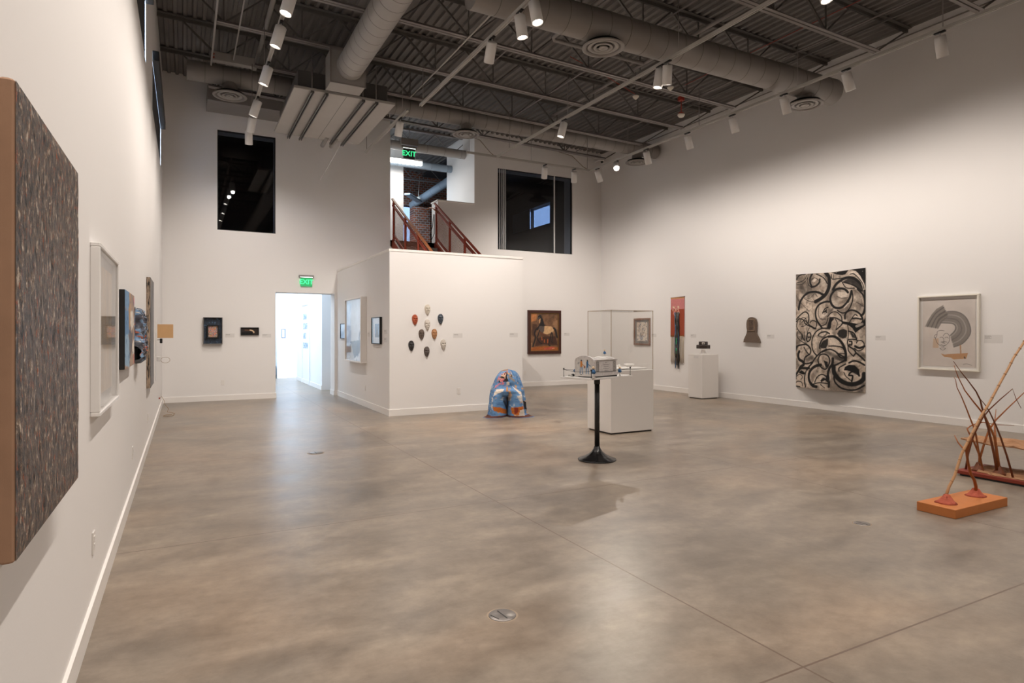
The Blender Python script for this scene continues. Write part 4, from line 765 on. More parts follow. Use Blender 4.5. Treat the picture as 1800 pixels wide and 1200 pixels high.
# --- stair enclosure, left face: three framed works
t = thing('framed_picture', 'small thin dark-framed white picture right beside the doorway', 'picture', (BX0, 14.58, 1.556), R_RIGHT)
w, h = .56, .35; sub(frame_ring(MB(), w, h, .014, -.035, 0), 'frame', 'canvas_dark', t)
p = Paint(30, 20, (226, 230, 234), 1.5); p.noise(6, 6, .05); sheet('print', p, w - .02, h - .02, 'paper', t, y=-.014); sub(MB().box(-w / 2 + .014, w / 2 - .014, -.028, -.026, -h / 2 + .014, h / 2 - .014), 'glass', 'pic_glass', t)
t = thing('framed_picture', 'large white deep-framed collage with a dark torn shape at its foot', 'picture', (BX0, 13.25, 1.575), R_RIGHT)
w, h = 1.42, 1.36; sub(frame_ring(MB(), w, h, .03, -.13, 0), 'frame', 'trim_white', t)
p = Paint(90, 90, (240, 242, 246), 1.04); p.poly([(.0, .70), (.72, .66), (.66, .86), (.45, .93), (.30, .98), (.2, .85), (.12, .74)], (104, 98, 98)); p.noise(8, 8, .06); p.poly([(0, .74), (.12, .74), (.3, 1), (0, 1)], (196, 186, 174))  # ground whitened to paint in the strong reflection on the glass
p.poly([(.86, 0), (1, 0), (1, 1), (.80, 1), (.70, .8), (.74, .4)], (140, 168, 194)); p.poly([(.92, .04), (1, .04), (1, .3), (.9, .3)], (196, 208, 218)); p.stroke([(.7, .5), (.62, .62), (.66, .72)], .05, (60, 70, 92), .9); p.blotch(14, 10, .62, (66, 84, 110), .8, .05, 4, mask=((p.Y > .7) & (p.X > .3) & (p.X < .65)).astype(float))
sheet('collage', p, w - .06, h - .06, 'paper', t, y=-.02); sub(MB().box(-w / 2 + .03, w / 2 - .03, -.11, -.108, -h / 2 + .03, h / 2 - .03), 'glass', 'pic_glass', t)
t = thing('framed_picture', 'small black-framed picture of a tall dark rock, nearest the enclosure corner', 'picture', (BX0, 11.73, 1.556), R_RIGHT)
w, h = .60, .515; sub(frame_ring(MB(), w, h, .016, -.05, 0), 'frame', 'black', t)
sub(MB().box(-w / 2 + .01, w / 2 - .01, -.012, 0, -h / 2 + .01, h / 2 - .01), 'mat_board', 'plinth', t)
p = Paint(40, 50, (104, 128, 160), .9); p.poly([(.0, 1), (.1, .8), (.3, .55), (.4, .2), (.5, .15), (.6, .4), (.75, .7), (1, 1)], (78, 66, 60)); p.noise(8, 10, .3); sheet('print', p, .28, .26, 'paper', t, y=-.016); sub(MB().box(-w / 2 + .016, w / 2 - .016, -.042, -.04, -h / 2 + .016, h / 2 - .016), 'glass', 'pic_glass', t)

# --- nine face masks on the front of the enclosure
def mask_mesh():
    n, k = 34, 44; vs, fs = [], []
    def hw(v):      # half width down the face, v 0 top .. 1 chin
        q = (v - .40) / (.40 if v < .40 else .605)
        return .056 * max(0, 1 - abs(q) ** 2.1) ** .5 * (1 - .22 * max(0, v - .5))
    def D(u, v):
        e = max(0, 1 - u * u); z = .050 * e ** .5 * (1 - .35 * abs(v - .45))
        g = lambda a, b, s, t_: math.exp(-((u - a) / s) ** 2 - ((v - b) / t_) ** 2)
        z += .010 * (g(.38, .33, .30, .045) + g(-.38, .33, .30, .045)) - .022 * (g(.40, .42, .20, .05) + g(-.40, .42, .20, .05)) + .007 * (g(.40, .425, .11, .022) + g(-.40, .425, .11, .022))
        z += .030 * math.exp(-(u / (.10 + .16 * max(0, v - .38))) ** 2) * max(0, min(1, (v - .34) / .24)) * (1 if v < .60 else math.exp(-((v - .60) / .022) ** 2))
        z += .009 * (g(.55, .58, .22, .08) + g(-.55, .58, .22, .08)) + .013 * (g(0, .715, .30, .022) + g(0, .765, .24, .022)) - .010 * g(0, .741, .30, .009) - .008 * g(0, .82, .3, .025) + .010 * g(0, .89, .25, .05)
        return z
    for i in range(k + 1):
        v = i / k; w = max(hw(v), .0005); zz = .100 - .190 * v
        for j in range(n + 1):
            u = -1 + 2 * j / n; vs.append((u * w, -max(.002, D(u, v)), zz))
    fs = [(i * (n + 1) + j, (i + 1) * (n + 1) + j, (i + 1) * (n + 1) + j + 1, i * (n + 1) + j + 1) for i in range(k) for j in range(n)]
    m = MB().add(vs, fs, True)
    rim = [j for j in range(n + 1)] + [i * (n + 1) + n for i in range(1, k + 1)] + [k * (n + 1) + j for j in range(n - 1, -1, -1)] + [i * (n + 1) for i in range(k - 1, 0, -1)]
    o = len(m.v); q = len(rim); m.add([(vs[r][0], 0, vs[r][2]) for r in rim], []); m.f += [(rim[a], rim[(a + 1) % q], o + (a + 1) % q, o + a) for a in range(q)]; m.sm += [False] * q; m.mi += [0] * q
    return m
MC = [((4.004, 1.945), (205, 196, 182), 'cream face mask at the very top of the cluster of nine'),
      ((3.76, 1.752), (168, 78, 44), 'rust-red face mask at the upper left of the cluster'),
      ((4.264, 1.77), (66, 74, 84), 'dark blue-grey face mask at the upper right of the cluster'),
      ((4.002, 1.665), (206, 198, 188), 'white face mask just below the topmost mask'),
      ((3.887, 1.480), (98, 82, 72), 'brown-grey face mask left of the cluster centre'),
      ((4.141, 1.487), (172, 124, 84), 'tan face mask right of the cluster centre'),
      ((3.690, 1.270), (46, 44, 44), 'near-black face mask at the lower left of the cluster'),
      ((3.990, 1.158), (84, 74, 68), 'dark taupe face mask at the very bottom of the cluster'),
      ((4.321, 1.291), (200, 192, 182), 'pale grey-white face mask at the lower right of the cluster')]
proto = None
for i, ((x, z), c, lab) in enumerate(MC):
    mat('mask_%d' % i, rgb(*c), .55, bump=(60, .35), var=(26, .22))
    if proto is None: proto = mask_mesh().build('face_mask', 'mask_0'); o = proto
    else: o = proto.copy(); C.objects.link(o)
    o.location = (x, BY, z); o.rotation_euler = (0, random.uniform(-.04, .04), 0); o.material_slots[0].link = 'OBJECT'; o.material_slots[0].material = M['mask_%d' % i]
    tag(o, lab, 'mask', 'face masks on the enclosure wall')

# --- horse painting
t = thing('framed_picture', 'dark-framed painting of a standing horse right of the enclosure', 'painting', (9.125, YB, 1.541), R_BACK)
w, h = 1.10, 1.25; sub(frame_ring(MB(), w, h, .085, -.06, 0), 'frame', 'horse_frame', t); sub(frame_ring(MB(), w - .16, h - .16, .018, -.05, 0), 'inner_lip', 'brass', t)
p = Paint(110, 140, (112, 80, 56), .75); H_ = lambda *q: [((x_ - 130) / 535, (y_ - 225) / 730) for x_, y_ in q]
p.noise(9, 9, .35, 5, 3); p.poly(H_((130, 225), (270, 225), (240, 380), (170, 400), (130, 420)), (196, 124, 70), .8, .03); p.poly(H_((560, 380), (665, 330), (665, 560), (590, 520), (540, 440)), (160, 122, 90), .7, .03); p.poly(H_((160, 420), (260, 430), (280, 520), (200, 700), (150, 640)), (58, 34, 24), .7, .03)
p.poly(H_((250, 700), (400, 660), (620, 660), (665, 860), (380, 840), (200, 880)), (54, 28, 20), .8, .03); p.poly(H_((130, 880), (320, 860), (420, 850), (665, 880), (665, 955), (130, 955)), (168, 92, 40), .9, .02); p.poly(H_((380, 900), (540, 870), (610, 890), (560, 930), (390, 935)), (190, 84, 66), .9, .01)
for q in (((395, 740), (395, 790)), ((460, 730), (460, 800)), ((345, 690), (350, 740))): p.stroke(H_(*q), .025, (200, 104, 50), .8)
p.poly(H_((330, 480), (410, 470), (530, 475), (585, 520), (575, 590), (500, 620), (420, 650), (370, 640), (330, 580)), (206, 166, 122), 1, .012); p.poly(H_((280, 500), (330, 450), (400, 470), (395, 560), (370, 620), (310, 590)), (86, 76, 72), 1, .01); p.poly(H_((300, 560), (380, 610), (470, 640), (400, 670), (320, 660)), (92, 52, 34), .8, .01)
p.poly(H_((262, 340), (270, 290), (300, 255), (335, 262), (350, 310), (375, 360), (390, 430), (412, 470), (370, 480), (330, 470), (300, 480), (270, 560), (240, 540), (290, 460), (330, 390), (310, 330), (285, 350)), (26, 24, 26), 1)
p.stroke(H_((315, 335), (305, 380), (300, 410)), .022, (214, 170, 124), 1); p.stroke(H_((275, 325), (300, 310)), .012, (150, 140, 136), .9)
for q, ww in ((((265, 510), (225, 560), (210, 620), (225, 700), (200, 790), (172, 870)), .035), (((300, 560), (280, 640), (255, 700), (290, 770), (325, 805), (345, 812)), .026), (((530, 600), (515, 680), (500, 750), (478, 830), (505, 855)), .026), (((545, 600), (555, 680), (545, 740), (540, 790), (556, 800)), .022)): p.stroke(H_(*q), ww, (24, 22, 24), 1)
p.stroke(H_((578, 515), (605, 545), (622, 600), (628, 650), (645, 690)), .045, (22, 22, 26), 1); p.stroke(H_((155, 800), (160, 900)), .02, (200, 150, 110), .7); p.stroke(H_((540, 910), (590, 912)), .012, (226, 180, 130), .9)
p.noise(30, 30, .12, 2, 8); sheet('painting_canvas', p, w - .17, h - .17, 'oil', t, y=-.03)

# --- right wall: botanical sheet, weaving, clay head, poster, brush drawing
t = thing('framed_picture', 'wood-framed botanical picture on the right wall, behind the glass case', 'picture', (XR, 13.40, 1.55), R_RIGHT)
w, h = .68, .74; sub(frame_ring(MB(), w, h, .045, -.04, 0), 'frame', 'wood_frame', t); sub(MB().box(-w / 2 + .03, w / 2 - .03, -.012, 0, -h / 2 + .03, h / 2 - .03), 'mat_board', 'conc_dark', t)
p = Paint(60, 80, (206, 194, 180), .8); p.noise(8, 8, .06); p.blotch(14, 16, .60, (168, 140, 112), .8, .04, 3, mask=(p.Y < .75).astype(float)); p.blotch(16, 18, .64, (96, 104, 120), .9, .03, 6); p.poly([(.2, .68), (.6, .66), (.62, .9), (.4, .98), (.25, .88)], (140, 142, 152), .8, .03)
for k in range(9): p.stroke([(.4, .8), (.35 + .06 * k - .1, .5), (.1 + .1 * k, .1 + .05 * (k % 3))], .012, (118, 100, 84), .8)
sheet('print', p, .44, .52, 'paper', t, y=-.016)
t = thing('woven_hanging', 'pink and red weaving with black knotted yarn and long fringe on the right wall', 'weaving', (XR, 12.01, 2.42), R_RIGHT)
p = Paint(50, 110, (200, 126, 124), .49); p.poly([(0, .302), (1, .302), (1, 1), (0, 1)], (156, 72, 48)); p.poly([(0, 0), (1, 0), (1, .03), (0, .03)], (190, 140, 96)); p.poly([(0, .96), (1, .96), (1, 1), (0, 1)], (128, 78, 30)); p.blotch(14, 22, .55, (218, 150, 140), .9, .03, 4, mask=((p.X > .2) & (p.X < .62) & (p.Y > .22) & (p.Y < .45)).astype(float)); p.blotch(16, 26, .66, (220, 200, 170), 1, .02, 6, mask=((p.X > .15) & (p.X < .68) & (p.Y > .22) & (p.Y < .45)).astype(float))
p.noise(40, 80, .08); sheet('woven_panel', p, .495, 1.005, 'textile', t, zc=-.5025, yf=lambda u, v: -.018 - .006 * np.sin(u * 6) - .01 * v, back=.008)
sub(MB().tube([(-.255, -.012, 0), (.255, -.012, .012)], .009, 8), 'hanging_rod', 'wood_frame', t)
r = random.Random(5); mk, mf, mg = MB(), MB(), MB()
for k in range(22):
    x0 = -.07 + .15 * r.random(); L0 = .9 + .9 * r.random(); pts = [(x0 + .012 * math.sin(q * 1.7 + k), -.035 - .012 * r.random(), -.38 - L0 * q / 7) for q in range(8)]
    if pts[-1][2] < -1.72: pts[-1] = (pts[-1][0], pts[-1][1], -1.70)
    mk.tube(pts, .0075, 5, mi=k % 7)
mk.build('knotted_yarn', ['black', 'charcoal', 'ink', 'black', 'doll_blue', 'head_clay', 'charcoal'], t)
for k in range(30):
    x0 = -.235 + .47 * k / 29; mf.tube([(x0 + .006 * math.sin(q + k), -.022, -.98 - (.66 + .1 * ((k * 7) % 5) / 5) * q / 4) for q in range(5)], .0042, 5, mi=k % 2)
tag(mf.build('fringe', ['string', 'cream'], t), kind='stuff')
for z0, z1 in ((-1.03, -1.20), (-1.29, -1.375), (-1.41, -1.425)): mg.tube([(-.012, -.052, z0), (-.014, -.052, z1)], .007, 6)
mat('neon', (.02, .75, .28), .5); mg.build('green_thread', 'neon', t)
t = thing('wall_sculpture', 'brown clay head-and-shoulders silhouette with a small inset relief', 'sculpture', (XR, 9.645, 1.30), R_RIGHT)
pts = [(340, 870), (355, 800), (400, 720), (435, 650), (445, 590), (430, 510), (428, 420), (440, 350), (480, 295), (530, 272), (580, 270), (640, 288), (685, 320), (708, 390), (712, 480), (702, 560), (700, 640), (730, 710), (780, 790), (805, 880)]
sc = .446 / 465; poly = [((x_ - 572) * sc, (875 - y_) * sc * .97) for x_, y_ in pts]
sub(MB().prism([(x_, z_) for x_, z_ in poly], .045, Matrix(((1, 0, 0, 0), (0, 0, -1, -.012), (0, 1, 0, 0), (0, 0, 0, 1)))), 'silhouette', 'head_clay', t)
sub(frame_ring(MB(), .185, .265, .018, -.07, -.05, .385), 'relief_frame', 'bronze', t)
p = Paint(24, 34, (84, 68, 56), .7); nz = p.value(5, 7, 4, 3).ravel(); p.noise(5, 7, .5, 4, 3); sheet('relief_panel', p, .155, .235, 'oil', t, yf=lambda u, v: -.058 - .016 * nz, zc=.385)
sub(MB().box(-.12, .12, -.012, 0, .05, .35), 'wall_cleat', 'canvas_dark', t)

t = thing('charcoal_drawing', 'large bowed black and white charcoal drawing of swirling curves on the right wall', 'drawing', (XR, 7.81, 1.555), R_RIGHT)
p = Paint(290, 460, (200, 184, 168), 1.475 / 2.30)
p.noise(5, 8, .18, 5, 3); p.blotch(9, 13, .52, (150, 132, 116), .55, .15, 5); p.blotch(20, 30, .58, (110, 98, 88), .45, .1, 9); p.blotch(7, 10, .56, (92, 82, 74), .55, .12, 31)
INK = (15, 13, 13); LT = (214, 200, 186)
for kind, pts, ww, dk in POSTER:
    q = [(a_ / 1000, b_ / 1000) for a_, b_ in pts]; col = INK if dk > 0 else LT; al = min(1, abs(dk)); wd = ww / 1000 * 1.475 / 2.30 * 1.3
    if kind == 's' and al > .8 and dk > 0 and ww > 90: p.stroke([(a_ + .018, b_ + .008) for a_, b_ in q], wd * 2.2, (84, 74, 68), .30, 1.0)
    if kind == 'p': p.poly(q, col, al, 0.004 if al > .9 else (.008 if al > .65 else .03))
    elif al < .5: p.stroke(q, wd, col, al, 1.0)
    else: p.stroke(q, wd, col, al, .35)
p.noise(70, 110, .10, 2, 6)
def bow(u, v):
    return -.012 - (.035 + .105 * v ** 1.5) * np.sin(np.clip(u, 0, 1) * PI) ** 1.2 * (.35 + .65 * np.clip(v * 2.2, 0, 1))
def bow_edge(u, v): return np.zeros_like(u), .012 * np.cos(u * 2 * PI) * (v < .04) + (-.01) * (v > .96) * np.sin(u * PI)
sheet('paper_sheet', p, 1.475, 2.30, 'paper', t, yf=bow, xf=bow_edge, back=.002)
pin = None
for x_, z_ in ((-.70, 1.11), (.18, 1.115), (.69, 1.10)):
    m = MB().lathe([(.008, 0), (.009, .004), (.004, .008), (1e-4, .009)], 12, Matrix.Rotation(PI / 2, 4, 'X')).build('push_pin', 'steel', t) if pin is None else pin.copy()
    if pin is not None: C.objects.link(m)
    pin = pin or m; m.location = (x_, -.045 if x_ == .18 else -.018, z_)

t = thing('framed_picture', 'white box-framed brush drawing of a grey arc over a line-drawn face', 'picture', (XR, 5.665, 1.513), R_RIGHT)
w, h = .93, 1.245; sub(frame_ring(MB(), w, h, .028, -.06, 0), 'frame', 'cream', t); sub(MB().box(-w / 2 + .02, w / 2 - .02, -.012, 0, -h / 2 + .02, h / 2 - .02), 'mat_board', 'plinth', t)
p = Paint(200, 270, (216, 206, 198), .74); p.noise(4, 5, .05, 3, 2)
H_ = lambda *q: [((x_ - 1620.5) / 90.5, (y_ - 525) / 118.5) for x_, y_ in q]
arc_out = [(1650, 551), (1660, 547), (1675, 546), (1688, 550), (1698, 560), (1704, 577), (1702, 590), (1690, 604), (1675.5, 610)]; arc_in = [(1669, 588), (1676, 580), (1677, 573), (1672, 569), (1660, 568), (1646, 567)]
AO = Paint.smooth(arc_out, 6); AI = Paint.smooth(arc_in, 6); p.poly(H_(*(AO + AI)), (150, 142, 136), 1, .004)
ai = Paint.smooth(arc_in[::-1], 8); n_ = len(AO)
for k in range(11):
    f = (k + .5) / 11; q = []
    for i in range(0, n_, 3):
        a_ = AO[i]; b_ = ai[min(len(ai) - 1, int(i / (n_ - 1) * (len(ai) - 1)))]; q.append((a_[0] * f + b_[0] * (1 - f), a_[1] * f + b_[1] * (1 - f)))
    c_ = (104, 99, 96) if k in (0, 4, 10) else ((186, 177, 168) if k % 3 == 1 else (136, 128, 121)); p.stroke(H_(*q), .016, c_, .6, 1.0)
fan = [(1656.5, 535), (1666.5, 555), (1656, 565), (1648.5, 577.5), (1624.5, 573), (1629, 562), (1636, 551), (1645, 541)]; p.poly(H_(*fan), (118, 110, 104), .8, .01)
for k in range(7):
    f = k / 6; p.stroke(H_((1657 + 9 * f, 536 + 18 * f), (1640 + 12 * f, 549 + 14 * f), (1625 + 22 * f, 573 + 3.5 * f)), .013, ((150, 140, 130), (90, 84, 80))[k % 2], .7, .8)
p.poly(H_((1639.5, 595), (1649, 594), (1649, 611), (1638.5, 611)), (206, 176, 148), .9); p.poly(H_((1664, 622), (1699, 619), (1696, 629), (1682, 630), (1675, 631), (1670, 628), (1663, 627), (1659, 627), (1652.5, 621), (1660, 623)), (198, 150, 106)); p.poly(H_((1685, 605), (1687.5, 606), (1688, 620), (1686, 620)), (190, 145, 104))
p.blotch(30, 30, .62, (80, 72, 66), .8, .04, 3, mask=((p.Y > .8) & (p.Y < .88) & (p.X > .72) & (p.X < .82)).astype(float))
for q in (((1646, 588), (1647, 582), (1653, 580), (1659, 581)), ((1641, 592), (1643, 588), (1646, 588), (1644, 593), (1641, 593)), ((1643, 593), (1646, 602), (1652, 607), (1658, 609)), ((1657, 590), (1660, 586), (1665, 586), (1668, 592), (1667, 600), (1664, 604)), ((1651, 593), (1655, 592), (1657, 594)), ((1660, 593), (1664, 592), (1666, 594)), ((1658, 594), (1658, 601), (1655, 602), (1660, 603)), ((1653, 601), (1658, 600), (1664, 601)), ((1653, 605), (1658, 607), (1663, 605), (1658, 608)), ((1651, 612), (1656, 615), (1661, 612), (1656, 611), (1651, 612))):
    p.stroke(H_(*q), .006, (70, 64, 62), .85)
p.stroke(H_((1691, 639), (1697, 638), (1705, 640)), .008, (130, 120, 112), .7)
sheet('drawing', p, w - .135, h - .135, 'paper', t, y=-.016); sub(MB().box(-w / 2 + .028, w / 2 - .028, -.05, -.048, -h / 2 + .028, h / 2 - .028), 'glass', 'pic_glass', t)

# labels and outlets
for lab, loc, rz in (('small wall label right of the blue box picture', (.895, YB, 1.455), 0), ('small wall label between the wide black picture and the doorway', (1.67, YB, 1.45), 0),
    ('small wall label right of the nine face masks', (4.62, BY, 1.46), 0), ('small wall label right of the horse painting', (9.90, YB, 1.475), 0), ('small wall label right of the wood-framed botanical picture', (XR, 12.93, 1.45), R_RIGHT),
    ('small wall label right of the woven hanging', (XR, 11.47, 1.44), R_RIGHT), ('small wall label right of the clay head silhouette', (XR, 9.18, 1.435), R_RIGHT), ('small wall label right of the large charcoal drawing', (XR, 6.80, 1.42), R_RIGHT),
    ('small wall label beside the corner of the rock picture, upper of two', (BX0, 11.20, 1.53), R_RIGHT), ('small wall label beside the corner of the rock picture, lower of two', (BX0, 11.20, 1.38), R_RIGHT), ('small wall label left of the large white collage', (BX0, 14.16, 1.48), R_RIGHT), ('small wall label left of the black-framed rock picture', (BX0, 12.38, 1.48), R_RIGHT), ('small wall label at the left end of the horse painting wall, beside the enclosure', (5.83, BY, 1.47), 0)): wall_label(lab, loc, rz)
wall_label('largest wall label, with four lines, right of the framed brush drawing', (XR, 5.03, 1.415), R_RIGHT, .25, .13, 4)
for lab, loc, rz in (('outlet plate nearest the camera on the left wall', (XL, 3.92, .40), R_LEFT), ('outlet plate second along the left wall', (XL, 6.70, .40), R_LEFT), ('outlet plate farthest along the left wall', (XL, 9.36, .40), R_LEFT), ('outlet plate on the back wall below the blue box picture', (.75, YB, .40), 0),
    ('outlet plate low on the enclosure front, right of the masks', (4.64, BY, .40), 0), ('outlet plate under the white collage on the enclosure side', (BX0, 12.67, .38), R_RIGHT), ('outlet plate on the back wall just right of the enclosure', (8.50, YB, .39), 0)): outlet(lab, loc, rz)

def as_mesh(o):
    C.objects.link(o); bpy.context.view_layer.update(); me = bpy.data.meshes.new_from_object(o.evaluated_get(bpy.context.evaluated_depsgraph_get())); n = o.name; bpy.data.objects.remove(o)
    q = bpy.data.objects.new(n, me); C.objects.link(q); return q
# exit signs
def exit_sign(label, loc, s=1.0, back='exit_back'):
    t = thing('exit_sign', label, 'sign', loc)
    sub(MB().bbox(-.17 * s, .17 * s, -.05 * s, 0, .10 * s, .16 * s, .006), 'canopy', 'grey_metal', t)
    for k in range(8): pass
    sub(MB().box(-.14 * s, .14 * s, -.052 * s, -.048 * s, .105 * s, .115 * s), 'light_strip', 'led', t)
    sub(MB().box(-.13 * s, .13 * s, -.030 * s, -.024 * s, -.11 * s, .10 * s), 'sign_panel', back, t)
    cu = bpy.data.curves.new('lettering', 'FONT'); cu.body = 'EXIT'; cu.size = .155 * s; cu.align_x = 'CENTER'; cu.align_y = 'CENTER'; cu.extrude = .002; cu.offset = .002; cu.materials.append(M['exit_green'])
    o = bpy.data.objects.new('lettering', cu); o = as_mesh(o); o.parent = t; o.location = (0, -.034 * s, -.005 * s); o.rotation_euler = (PI / 2, 0, 0)
exit_sign('green EXIT sign mounted above the doorway', (2.55, YB, 2.725), 1.0)
exit_sign('green EXIT sign hanging in the upper stair opening', (4.95, 14.9, 5.99), 1.15, 'charcoal')
sub(MB().box(-.22, .22, -.10, -.0, .20, .36), 'mounting_box', 'grey_metal', [o for o in bpy.data.objects if o.get('label') == 'green EXIT sign hanging in the upper stair opening'][0])
sub(MB().tube([(0, -.05, .36), (0, -.05, 1.0)], .01, 6), 'stem', 'grey_metal', [o for o in bpy.data.objects if o.get('label') == 'green EXIT sign hanging in the upper stair opening'][0])

# hallway: lettering, two works, floor plinth
t = thing('wall_lettering', 'pale blue words DNA STAFF ART SHOW stacked on the hallway wall', 'lettering', (3.18 + .03, 19.25, 1.55), R_RIGHT)
for k, wd in enumerate(('DNA', 'STAFF', 'ART', 'SHOW')):
    cu = bpy.data.curves.new('word', 'FONT'); cu.body = wd; cu.size = .26; cu.extrude = .002; cu.space_character = 1.05; cu.materials.append(M['text_blue']); o = bpy.data.objects.new('word', cu); o = as_mesh(o); o.parent = t; o.location = (-.50, -.004, .37 - k * .29); o.rotation_euler = (PI / 2, 0, 0)
t = thing('painting', 'large pale landscape painting with dark rocks on the far hallway wall', 'painting', (1.9, 22.57, 1.70))
p = Paint(90, 70, (214, 228, 240), 1.2); p.blotch(7, 7, .45, (120, 150, 176), .8, .15, 4, mask=(p.Y > .45).astype(float)); p.poly([(0, .86), (1, .84), (1, 1), (0, 1)], (70, 60, 62), .9); p.blotch(9, 12, .62, (200, 110, 90), .9, .04, 7, mask=(p.Y > .78).astype(float)); p.noise(12, 12, .15)
sheet('painted_surface', p, 1.75, 1.80, 'paper', t, y=-.04); sub(MB().bbox(-.875, .875, -.038, 0, -.90, .90, .004), 'canvas_side', 'white_metal', t)
t = thing('bench', 'low grey-white bench at the far end of the hallway', 'bench', (1.9, 22.2, 0)); sub(MB().bbox(-.8, .8, -.2, .2, .12, .42, .01), 'seat', 'blue_grey', t); sub(MB().box(-.75, .75, -.16, .16, 0, .12), 'plinth', 'blue_grey', t)
t = thing('framed_picture', 'tiny dark-edged frame on the hallway pier', 'picture', (2.92, 21.9, 1.50)); sub(MB().bbox(-.06, .06, -.04, 0, -.15, .15, .004), 'frame', 'hall_pic', t); sub(MB().box(-.05, .03, -.042, -.04, -.13, .13), 'print', 'white_metal', t)

# ================================================================== UPPER LANDING
def railing(label, x):
    t = thing('stair_railing', label, 'railing', (x, 15.3, 0), group='rust-coloured stair railings'); s = .588
    top = lambda y: 4.905 - s * (15.3 - y); Y = lambda yy: yy - 15.3
    def run(name, dz, a, b, w, h, m): sub(MB().bar((0, Y(a), top(a) + dz), (0, Y(b), top(b) + dz), w, h), name, m, t)
    run('top_rail', 0, 15.32, 11.3, .05, .035, 'rust_light' if x < 5 else 'rust'); run('mid_rail', -.15, 15.3, 11.3, .035, .04, 'rust'); run('handrail', -.10, 15.3, 11.3, .02, .02, 'rust'); run('bottom_rail', -.86, 15.25, 11.3, .035, .05, 'rust'); run('stringer', -1.10, 15.3, 11.3, .05, .20, 'rust')
    for y in (15.2, 14.27, 13.34, 12.41, 11.5): sub(MB().bbox(-.025, .025, Y(y) - .025, Y(y) + .025, top(y) - 1.1, top(y) + .005, .004), 'post', 'rust', t)
    for a, b in ((15.2, 14.27), (14.27, 13.34), (13.34, 12.41), (12.41, 11.5)):
        sub(MB().add([(0.0, Y(a) - .02, top(a) - .17), (0.0, Y(b) + .02, top(b) - .17), (0.0, Y(b) + .02, top(b) - .84), (0.0, Y(a) - .02, top(a) - .84)], [(0, 1, 2, 3)]), 'mesh_panel', 'expanded_metal', t)
    return t
railing('left rust-coloured stair railing with mesh panels above the enclosure', 4.66)
t = railing('right rust-coloured stair railing with a curled wall handrail end', 5.80)
sub(MB().tube([(-.06, -.35, 4.60), (-.06, .0, 4.78), (-.10, .12, 4.80), (-.22, .16, 4.74)], .016, 8), 'handrail_end', 'rust_light', t)
st = MB()
for k in range(14): y1 = 15.3 - k * .289; st.box(4.70, 5.76, y1 - .289, y1, 3.70 - (k + 1) * .17 - .17, 3.87 - (k + 1) * .17)
tag(st.build('staircase', 'conc_dark'), 'grey stair flight descending between the two rust railings', 'stairs')
t = thing('tube_light', 'bright fluorescent tube fixture glowing over the landing', 'light', (5.0, 16.6, 6.22)); sub(MB().bbox(-.1, .90, -.05, .05, 0, .10, .01), 'diffuser', 'tube', t); sub(MB().box(-.1, .90, -.07, .07, .10, .15), 'casing', 'white_metal', t)
for x in (.1, .7): sub(MB().tube([(x, 0, .15), (x, 0, .7)], .006, 6), 'hanger_rod', 'white_metal', t)
t = thing('tube_light', 'unlit hanging strip light with round canopy in front of the brick wall', 'light', (6.55, 19.2, 5.85), .9); sub(MB().bbox(-.6, .55, -.10, .10, 0, .06, .01), 'diffuser', 'blue_grey', t); sub(MB().lathe([(.10, .06), (.10, .12), (.05, .16), (.01, .17)], 16, Matrix.Translation((.45, 0, 0))), 'canopy', 'cream', t); sub(MB().tube([(.45, 0, .17), (.5, 0, .5), (.6, 0, .9)], .008, 6), 'cord', 'cream', t)
round_duct('round_duct', 'pale round duct crossing above the landing, in front of the brick room', (4.3, 16.95, 6.33), (7.05, 16.95, 6.33), .10, 'blue_grey', .5)
round_duct('round_duct', 'blue-grey slanting round duct disappearing into the brick room', (7.6, 17.8, 6.50), (6.9, 20.4, 5.9), .13, 'blue_grey', .5)
round_duct('round_duct', 'thick pale round duct at the top of the upper opening', (4.3, 15.95, 6.50), (6.93, 15.95, 6.50), .12, 'panel', .5)
t = thing('brick_pier', 'brick pier standing forward of the brick wall', 'pier', (6.85, 20.1, 3.87)); sub(MB().box(0, .6, 0, .4, 0, 1.95), 'brickwork', 'brick', t)
t = thing('cable_loop', 'black cable loop hanging beside the right railing', 'cable', (5.72, 15.2, 4.4)); sub(MB().tube([(0, 0, .2), (-.02, 0, -.1), (-.10, 0, -.35), (-.04, 0, -.45), (.02, 0, -.3), (.03, 0, .2)], .010, 6), 'cable', 'black', t)
t = thing('dome_camera', 'small white dome security camera high in the far right corner', 'camera', (10.91, 14.95, 6.60)); sub(MB().lathe([(.06, .06), (.065, 0), (.05, -.01)], 20), 'mount', 'white_metal', t); sub(MB().ball((0, 0, -.01), .045, 16), 'dome', 'black_gloss', t); sub(MB().bar((0, 0, .05), (.0, .35, .05), .03), 'arm', 'white_metal', t)
t = thing('smoke_strobe', 'red pendant alarm with white dome hanging below the deck', 'alarm', (8.95, 9.55, 5.95))
sub(MB().lathe([(1e-4, -.045), (.05, -.035), (.075, 0), (.07, .02)], 24), 'dome', 'cream', t); sub(MB().lathe([(.07, .02), (.05, .05), (.02, .06)], 24), 'collar', 'red', t); sub(MB().tube([(0, 0, .05), (0, 0, .30)], .01, 8), 'stem', 'red', t); sub(MB().bbox(-.05, .05, -.05, .05, .29, .38, .006), 'junction_box', 'red', t)
for lab, p_ in (('white cone smoke detector on a red wire near the middle of the deck', (7.9, 9.7, 6.18)), ('white cone smoke detector just under the pair of lit spotlights', (8.3, 9.15, 6.24))):
    t = thing('smoke_detector', lab, 'detector', p_, group='cone smoke detectors'); sub(MB().lathe([(1e-4, -.05), (.015, -.045), (.06, 0), (.065, .02), (.05, .03)], 24), 'detector_head', 'cream', t); sub(MB().tube([(0, 0, .03), (0, 0, .5)], .008, 6), 'stem', 'joist', t)
